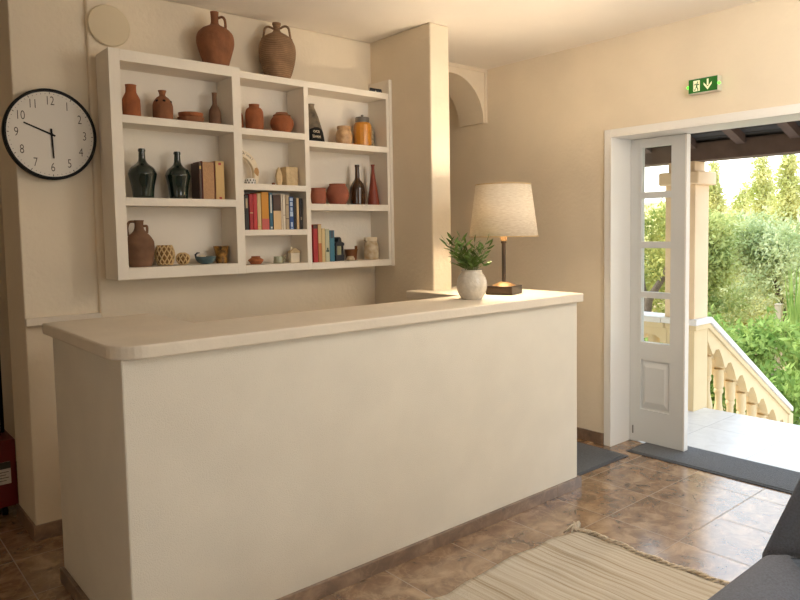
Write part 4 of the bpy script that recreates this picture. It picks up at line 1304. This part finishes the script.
# coping of the sloping flight and of the level run, each with a moulding below
bal_part('coping', [(5.17, 0.700), (5.43, 0.700), (xe + 0.03, zt(xe + 0.03) - 0.048), (xe + 0.03, zt(xe + 0.03)), (5.44, 0.748), (5.17, 0.748)], 2.655, 2.965, 'coping', 0.008)
bal_part('moulding', [(5.20, 0.655), (5.425, 0.655), (xe, zt(xe) - 0.098), (xe, zt(xe) - 0.0485), (5.43, 0.6995), (5.20, 0.6995)], 2.672, 2.948, 'balu', 0.006)
xt = [5.525 + 0.2255 * k for k in range(8)]
lowz = lambda x: 0.428 - 0.640 * (x - 5.525)
zig = [(5.432, lowz(5.432) + 0.06)]
for k in range(7):
    a, b = xt[k], xt[k + 1]
    zig += [(a - 0.014, lowz(a - 0.014)), (a + 0.012, lowz(a + 0.012)), (a + 0.05, lowz(a + 0.05) + 0.062), ((a + b) / 2 - 0.005, lowz((a + b) / 2) + 0.100), (b - 0.055, lowz(b - 0.055) + 0.055)]
zig.append((xe - 0.02, lowz(xe - 0.02)))
bal_part('rail_panel', [(5.432, 0.6545)] + zig + [(xe - 0.02, zt(xe - 0.02) - 0.0985)], 2.69, 2.765, 'balu', 0)
bal_part('panel_back', [(5.432, 0.6545), (5.432, lowz(5.432) + 0.03), (xe - 0.02, lowz(xe - 0.02) + 0.03), (xe - 0.02, zt(xe - 0.02) - 0.0985)], 2.766, 2.93, 'balu', 0)
bal_part('stringer', [(5.432, -0.02), (xe, -0.02 - 0.64 * (xe - 5.432)), (xe, -1.0), (5.432, -1.0)], 2.70, 2.92, 'balu')
bal_part('end_block', [(xe, -1.0), (xe + 0.12, -1.0), (xe + 0.12, zt(xe + 0.1) - 0.05), (xe, zt(xe) - 0.05)], 2.69, 2.93, 'balu')
def baluster(x, z0, z1, y, par):
    h = z1 - z0
    p = [(0, 0), (0.060, 0), (0.060, 0.04), (0.046, 0.055), (0.038, 0.075), (0.050, 0.12), (0.0605, 0.19), (0.058, 0.26), (0.044, 0.36), (0.034, 0.46), (0.034, 0.60), (0.046, 0.63), (0.046, 0.67), (0.038, 0.69), (0.050, 0.72), (0.050, 1.0), (0, 1.0)]
    prof = [(r_ * 0.86, z_ * h) for r_, z_ in p]
    G().lathe(prof, 20, (x - OX, y - OY, z0 - OZ)).build('baluster', M['balu'], par, smooth=True, angle=40)
for k in range(-1, 7):
    xc_ = (xt[k] + xt[k + 1]) / 2 if k >= 0 else 5.437
    if k < 0:
        continue
    baluster(xc_, -0.02 - 0.64 * (xc_ - 5.432) - 0.02, lowz(xc_) + 0.028, 2.80, bal)
G().lathe([(0, 0), (0.060, 0), (0.060, 0.03), (0.040, 0.05), (0.060, 0.13), (0.048, 0.24), (0.035, 0.32), (0.036, 0.40), (0.046, 0.44), (0.046, 0.50), (0, 0.50)], 20, (5.455 - OX, 2.80 - OY, -0.02 - OZ)).build('baluster', M['balu'], bal, smooth=True, angle=40)
# level run behind the door leaf
b2 = thing('porch_balustrade', 'level cream balustrade seen through the lowest glass pane', 'balustrade', (5.3, 3.9, 0))
def run(name, pts, x0, x1, m, bev=0.004):
    return G().prism([(a - 3.9, b) for a, b in pts], x0 - 5.3, x1 - 5.3, 'x').build(name, M[m], b2, bevel=bev)
run('coping', [(2.968, 0.70), (5.3, 0.70), (5.3, 0.748), (2.968, 0.748)], 5.165, 5.43, 'coping', 0.008)
run('moulding', [(2.95, 0.655), (5.3, 0.655), (5.3, 0.6995), (2.95, 0.6995)], 5.18, 5.42, 'balu', 0.006)
low = [(2.932, 0.50)]
for k in range(9):
    a = 2.97 + 0.26 * k
    low += [(a, 0.53), (a + 0.02, 0.53), (a + 0.02, 0.56), (a + 0.06, 0.585), (a + 0.13, 0.595), (a + 0.20, 0.585), (a + 0.24, 0.56), (a + 0.24, 0.53)]
low += [(5.3, 0.53)]
run('rail_panel', [(2.932, 0.6545)] + low + [(5.3, 0.6545)], 5.205, 5.40, 'balu', 0)
for k in range(9):
    G().lathe([(0, 0), (0.060, 0), (0.060, 0.03), (0.040, 0.05), (0.060, 0.13), (0.048, 0.24), (0.035, 0.32), (0.036, 0.42), (0.048, 0.45), (0.048, 0.59), (0, 0.59)], 20, (0.0, 2.97 + 0.26 * k + 0.13 - 3.9, 0.0005)).build('baluster', M['balu'], b2, smooth=True, angle=40)
col = thing('porch_column', 'square cream porch column standing on the balustrade corner', 'column', (5.315, 2.82, 0.7485))
G().box(-0.113, 0.113, -0.128, 0.128, 0, 1.071).build('shaft', M['column'], col, bevel=0.005)
G().box(-0.155, 0.155, -0.170, 0.170, 1.0715, 1.1755).build('capital', M['column'], col, bevel=0.012, bseg=3)
G().box(-0.098, 0.072, -0.113, 0.113, 1.176, 1.2555).build('neck_block', M['column'], col, bevel=0.004)
struct(G().box(5.215, 5.385, -2.4, 5.4, 2.0045, 2.142).build('porch_beam', M['wood'], bevel=0.004))
g = G()
for k in range(-11, 8):
    y = 2.345 + 0.385 * k
    g.prism([(4.232, 2.43), (5.213, 2.10), (5.213, 2.165), (4.232, 2.495)], y - 0.034, y + 0.034, 'y')
struct(g.build('porch_rafters', M['wood']))
g = G()
nb = 17
for k in range(nb):
    x0 = 4.232 + 1.17 * k / nb
    x1 = 4.232 + 1.17 * (k + 1) / nb
    zf = lambda x: 2.497 - 0.3364 * (x - 4.232)
    g.prism([(x0, zf(x0)), (x1 - 0.012, zf(x1 - 0.012) ), (x1 - 0.012, zf(x1) + 0.03), (x0, zf(x0) + 0.03)], -2.4, 5.4, 'y')
    g.prism([(x1 - 0.012, zf(x1) + 0.018), (x1, zf(x1) + 0.018), (x1, zf(x1) + 0.03), (x1 - 0.012, zf(x1) + 0.03)], -2.4, 5.4, 'y')
struct(g.build('porch_roof', M['roofboard']))

# ------------------------------------------------------------------ garden
struct(G().box(5.40, 60, -25, 60, -1.1, -1.0).build('garden_ground', M['soil']))
struct(G().box(7.26, 9.55, -1.0, 3.62, -0.999, -0.985).build('garden_path', M['pathstone']))
tag(G().box(9.55, 9.85, 1.5, 3.72, -1.0, -0.86).build('planter_kerb', M['kerb'], bevel=0.02), 'low terracotta kerb of the planting bed beyond the steps', 'kerb')
hg = G()
hs = []
for i in range(25):
    row = []
    for j in range(9):
        y = -25 + 95 * i / 24
        x = 30 + 24 * j / 8
        row.append(hg.bm.verts.new((x, y, -1.05 + 4.3 * (j / 8) ** 0.6 + 0.5 * math.sin(i * 1.3 + j))))
    hs.append(row)
for i in range(24):
    for j in range(8):
        hg.bm.faces.new((hs[i][j], hs[i + 1][j], hs[i + 1][j + 1], hs[i][j + 1]))
struct(hg.build('hillside', M['hill'], smooth=True))

def foliage(name, blobs, n, ll, lw, m, parent=None, seed=1, shell=0.55, upright=0.0):
    """a crown of n single leaves spread through ellipsoid blobs (x,y,z,rx,ry,rz), relative to the parent"""
    rs = np.random.RandomState(seed)
    B_ = np.array(blobs, float)
    vol = (B_[:, 3] * B_[:, 4] * B_[:, 5]) ** (2 / 3)
    pick = rs.choice(len(B_), n, p=vol / vol.sum())
    d_ = rs.normal(size=(n, 3))
    d_ /= np.linalg.norm(d_, axis=1)[:, None]
    rad = shell + (1 - shell) * rs.rand(n)
    rad = np.where(rs.rand(n) < 0.25, rs.rand(n), rad) * (1 + 0.10 * rs.normal(size=n))
    c = B_[pick, :3] + d_ * B_[pick, 3:6] * rad[:, None]
    ax_ = rs.normal(size=(n, 3)) + d_ * 0.6 + np.array([0, 0, upright])
    ax_ /= np.linalg.norm(ax_, axis=1)[:, None]
    sd = np.cross(ax_, rs.normal(size=(n, 3)))
    sd /= np.linalg.norm(sd, axis=1)[:, None]
    nr = np.cross(sd, ax_)
    s_ = (0.65 + 0.7 * rs.rand(n))[:, None]
    p0 = c
    p1 = c + ax_ * ll * s_ * 0.45 + sd * lw * s_ * 0.5 + nr * lw * s_ * 0.12
    p2 = c + ax_ * ll * s_
    p3 = c + ax_ * ll * s_ * 0.45 - sd * lw * s_ * 0.5 + nr * lw * s_ * 0.12
    V = np.stack([p0, p1, p2, p3], 1).reshape(-1, 3)
    me = bpy.data.meshes.new(name)
    me.vertices.add(4 * n)
    me.vertices.foreach_set('co', V.astype(np.float32).ravel())
    me.loops.add(4 * n)
    me.loops.foreach_set('vertex_index', np.arange(4 * n, dtype=np.int32))
    me.polygons.add(n)
    me.polygons.foreach_set('loop_start', np.arange(0, 4 * n, 4, dtype=np.int32))
    me.polygons.foreach_set('loop_total', np.full(n, 4, dtype=np.int32))
    me.update(calc_edges=True)
    me.validate()
    me.materials.append(m)
    o = bpy.data.objects.new(name, me)
    COL.objects.link(o)
    if parent:
        o.parent = parent
    return o
M['lf_laurel'] = leaf_mat('laurel_leaves', srgb(104, 138, 66), srgb(180, 200, 118), 0.35, 3)  # tree and bush leaf colours are lightened in place of haze
M['lf_olive'] = leaf_mat('olive_leaves', srgb(152, 168, 116), srgb(214, 220, 176), 0.35, 2)
M['lf_dark'] = leaf_mat('dense_tree_leaves', srgb(126, 146, 82), srgb(202, 206, 138), 0.35, 2)
M['lf_yellow'] = leaf_mat('sunny_conifer_leaves', srgb(164, 174, 94), srgb(234, 230, 170), 0.42, 1.2)
M['lf_mid'] = leaf_mat('yellow_green_leaves', srgb(116, 134, 66), srgb(214, 206, 126), 0.4, 2.5)
M['lf_palm'] = leaf_mat('palm_fronds', srgb(110, 146, 70), srgb(186, 206, 120), 0.3, 3)
M['lf_dry'] = leaf_mat('dry_grass_blades', srgb(186, 120, 60), srgb(226, 176, 96), 0.3, 4)

def tree(name, label, cat, loc, trunk, blobs, n, ll, lw, m, seed, group=None, tr=0.05, shell=0.5):
    t = thing(name, label, cat, loc, 0, group)
    g = G()
    for P, r in trunk:
        g.tube(P, r, 8)
    g.build('trunk', M['trunk'], t, smooth=True)
    foliage('foliage', blobs, n, ll, lw, m, t, seed, shell)
    return t
rg = random.Random(5)
def cluster(n, ex, cz, rmin, rmax):
    return [(rg.uniform(-ex[0], ex[0]), rg.uniform(-ex[1], ex[1]), cz + rg.uniform(-ex[2], ex[2]), *(3 * [rg.uniform(rmin, rmax)])) for _ in range(n)]
# laurel bushes just beyond the stair rail
tree('laurel_bush', 'bright green broad leaved bush behind the upper stair rail', 'bush', (8.3, 4.30, -1.0), [([(0, 0, 0), (0.05, 0, 0.7)], [0.04, 0.02]), ([(0, 0, 0.1), (-0.2, -0.2, 0.8)], [0.03, 0.015])],
     cluster(10, (0.34, 0.34, 0.45), 0.72, 0.24, 0.36), 4600, 0.11, 0.042, M['lf_laurel'], 21)
tree('laurel_bush', 'bright green broad leaved bush behind the foot of the stair rail', 'bush', (8.35, 3.22, -1.0), [([(0, 0, 0), (0.05, 0, 0.6)], [0.04, 0.02]), ([(0, 0, 0.1), (0.2, 0.2, 0.7)], [0.03, 0.015])],
     cluster(10, (0.32, 0.30, 0.42), 0.66, 0.22, 0.32), 4200, 0.11, 0.042, M['lf_laurel'], 22)
tree('laurel_bush', 'bright green broad leaved bush filling the gap between the rail bushes and the stone post', 'bush', (9.75, 4.22, -1.0), [([(0, 0, 0), (0.05, 0, 0.6)], [0.04, 0.02])],
     cluster(11, (0.25, 0.34, 0.45), 0.72, 0.24, 0.36), 4600, 0.11, 0.042, M['lf_laurel'], 23)
# grey green trees in the middle distance
tree('olive_tree', 'grey green fine leaved tree rising beyond the steps', 'tree', (13.4, 5.15, -1.0), [([(0, 0, 0), (0.1, 0.1, 1.0), (-0.1, 0.3, 1.9)], [0.09, 0.07, 0.03]), ([(0.05, 0.05, 0.5), (0.3, -0.4, 1.6)], [0.05, 0.02])],
     cluster(24, (0.75, 0.95, 0.72), 1.72, 0.34, 0.55), 17000, 0.085, 0.04, M['lf_olive'], 31)
tree('leafy_tree', 'mid green tree directly beside the porch column', 'tree', (10.6, 5.40, -1.0), [([(0, 0, 0), (0.1, 0.1, 1.2), (-0.1, 0.1, 2.0)], [0.07, 0.05, 0.03])],
     cluster(14, (0.45, 0.30, 0.72), 1.72, 0.26, 0.40), 8000, 0.085, 0.038, M['lf_dark'], 32)
tree('olive_tree', 'grey green tree crowding the frame edge behind the palm', 'tree', (11.9, 3.55, -1.0), [([(0, 0, 0), (0.1, 0.1, 1.0), (-0.1, 0.1, 1.9)], [0.08, 0.06, 0.03])],
     cluster(15, (0.5, 0.55, 0.75), 1.95, 0.30, 0.48), 9500, 0.085, 0.04, M['lf_olive'], 33)
# trees seen through the glass door
tree('branching_tree', 'yellow green tree with dark forked branches seen through the door panes', 'tree', (9.4, 5.62, -1.0),
     [([(0.05, 0.0, 0), (0.0, 0.05, 0.9), (0.0, -0.03, 1.4), (0.1, -0.22, 1.75), (0.1, -0.35, 2.1)], [0.09, 0.075, 0.065, 0.045, 0.02]), ([(0.0, 0.0, 1.2), (0.05, 0.12, 1.7), (0.1, 0.2, 2.3)], [0.06, 0.04, 0.02]), ([(0.05, -0.1, 0.9), (0, 0.3, 1.5), (0, 0.5, 1.8)], [0.05, 0.035, 0.02])],
     [(0.5, 0.2, 2.3, 0.5, 0.55, 0.5), (0.3, -0.2, 1.9, 0.4, 0.35, 0.35), (0.6, 0.5, 1.8, 0.5, 0.5, 0.5), (0.9, 0.1, 1.3, 0.4, 0.6, 0.5), (0.5, 0.0, 2.6, 0.45, 0.45, 0.3), (0.9, 0.0, 0.7, 0.4, 0.6, 0.5)], 5600, 0.075, 0.035, M['lf_mid'], 41)
# tall conifers in the sun
for k, (x, y, h, w_, lab) in enumerate([
    (17.6, 8.60, 4.15, 0.50, 'tall sunlit conifer nearest the porch column'),
    (21.5, 9.00, 4.85, 1.15, 'broad sunlit conifer, second from the porch column'),
    (18.6, 7.15, 4.60, 0.78, 'tallest sunlit conifer, its tip hidden by the porch beam'),
    (22.5, 6.9, 4.0, 1.15, 'wide sunlit conifer at the frame edge'),
    (26.0, 11.5, 4.25, 1.5, 'low broad sunlit conifer behind the tallest ones'),
    (29.5, 9.9, 4.5, 1.6, 'low broad sunlit conifer near the frame edge, behind the wide one'),
    (22.5, 12.6, 3.6, 1.1, 'far sunlit conifer mostly behind the porch column')]):
    bl = []
    for i in range(13):
        f_ = i / 12
        rr_ = w_ * (1 - f_) ** 0.7 * 0.75 + 0.10
        for q in range(2):
            a = rg.uniform(0, 6.28)
            bl.append((0.3 * rr_ * math.cos(a), 0.3 * rr_ * math.sin(a), 0.35 + f_ * (h - 0.55), rr_, rr_, h / 15))
    tree('conifer', lab, 'tree', (x, y, -1.0), [([(0, 0, 0), (0, 0, h * 0.9)], [0.09, 0.02])], bl, 13000, 0.12, 0.05, M['lf_yellow'], 50 + k, None, 0.05, 0.35)
# sunlit scrub under the trees
for k, (x, y, lab) in enumerate([(15.6, 7.6, 'low golden scrub between the tree trunks'), (16.8, 6.0, 'low golden scrub behind the grey green trees'), (15.2, 9.8, 'low golden scrub behind the branching tree')]):
    tree('scrub_bush', lab, 'bush', (x, y, -1.0), [([(0, 0, 0), (0, 0, 0.6)], [0.04, 0.02])], cluster(14, (0.5, 0.8, 0.6), 0.95, 0.30, 0.45), 6500, 0.11, 0.05, M['lf_yellow'], 60 + k)
# pale stone post, palm and dry grass by the planting bed
pp = thing('garden_post', 'pale stone post standing among the plants by the palm', 'post', (11.2, 4.40, -1.0))
G().box(-0.05, 0.05, -0.05, 0.05, 0, 1.24).build('shaft', M['poststone'], pp, bevel=0.008)
G().box(-0.055, 0.055, -0.055, 0.055, 1.2405, 1.27).build('cap', M['poststone'], pp, bevel=0.01)
def fronds(name, label, cat, loc, n, l, w_, m, seed, spread, z_up):
    t = thing(name, label, cat, loc)
    r_ = random.Random(seed)
    g = G()
    for i in range(n):
        a = r_.uniform(0, 2 * PI)
        e = r_.uniform(0.15, 1.0)
        L_ = l * r_.uniform(0.65, 1.0)
        pr = None
        for k in range(6):
            t_ = k / 5
            rad = spread * e * L_ * t_
            z_ = 0.02 + z_up * L_ * (t_ * (1.25 - 0.45 * e) - 0.75 * e * t_ * t_)
            p = Vector((rad * math.cos(a), rad * math.sin(a), max(z_, 0.01)))
            ww = w_ * (0.4 + 1.6 * t_) * (1 - t_) * 1.6 + 0.002
            s_ = Vector((-math.sin(a), math.cos(a), 0)) * ww / 2
            cur = (g.bm.verts.new(p + s_), g.bm.verts.new(p - s_))
            if pr:
                g.bm.faces.new((pr[0], pr[1], cur[1], cur[0]))
            pr = cur
    g.build('fronds', M[m], t, smooth=True)
    return t
pt = fronds('palm_plant', 'palm with long narrow fronds at the edge of the planting bed', 'palm', (10.95, 4.05, -0.9995), 90, 1.9, 0.04, 'lf_palm', 71, 0.55, 1.05)
fronds('grass_tuft', 'dry rust coloured grass tuft beside the terracotta kerb', 'grass', (9.2, 3.50, -0.984), 70, 0.42, 0.02, 'lf_dry', 72, 0.45, 0.9)
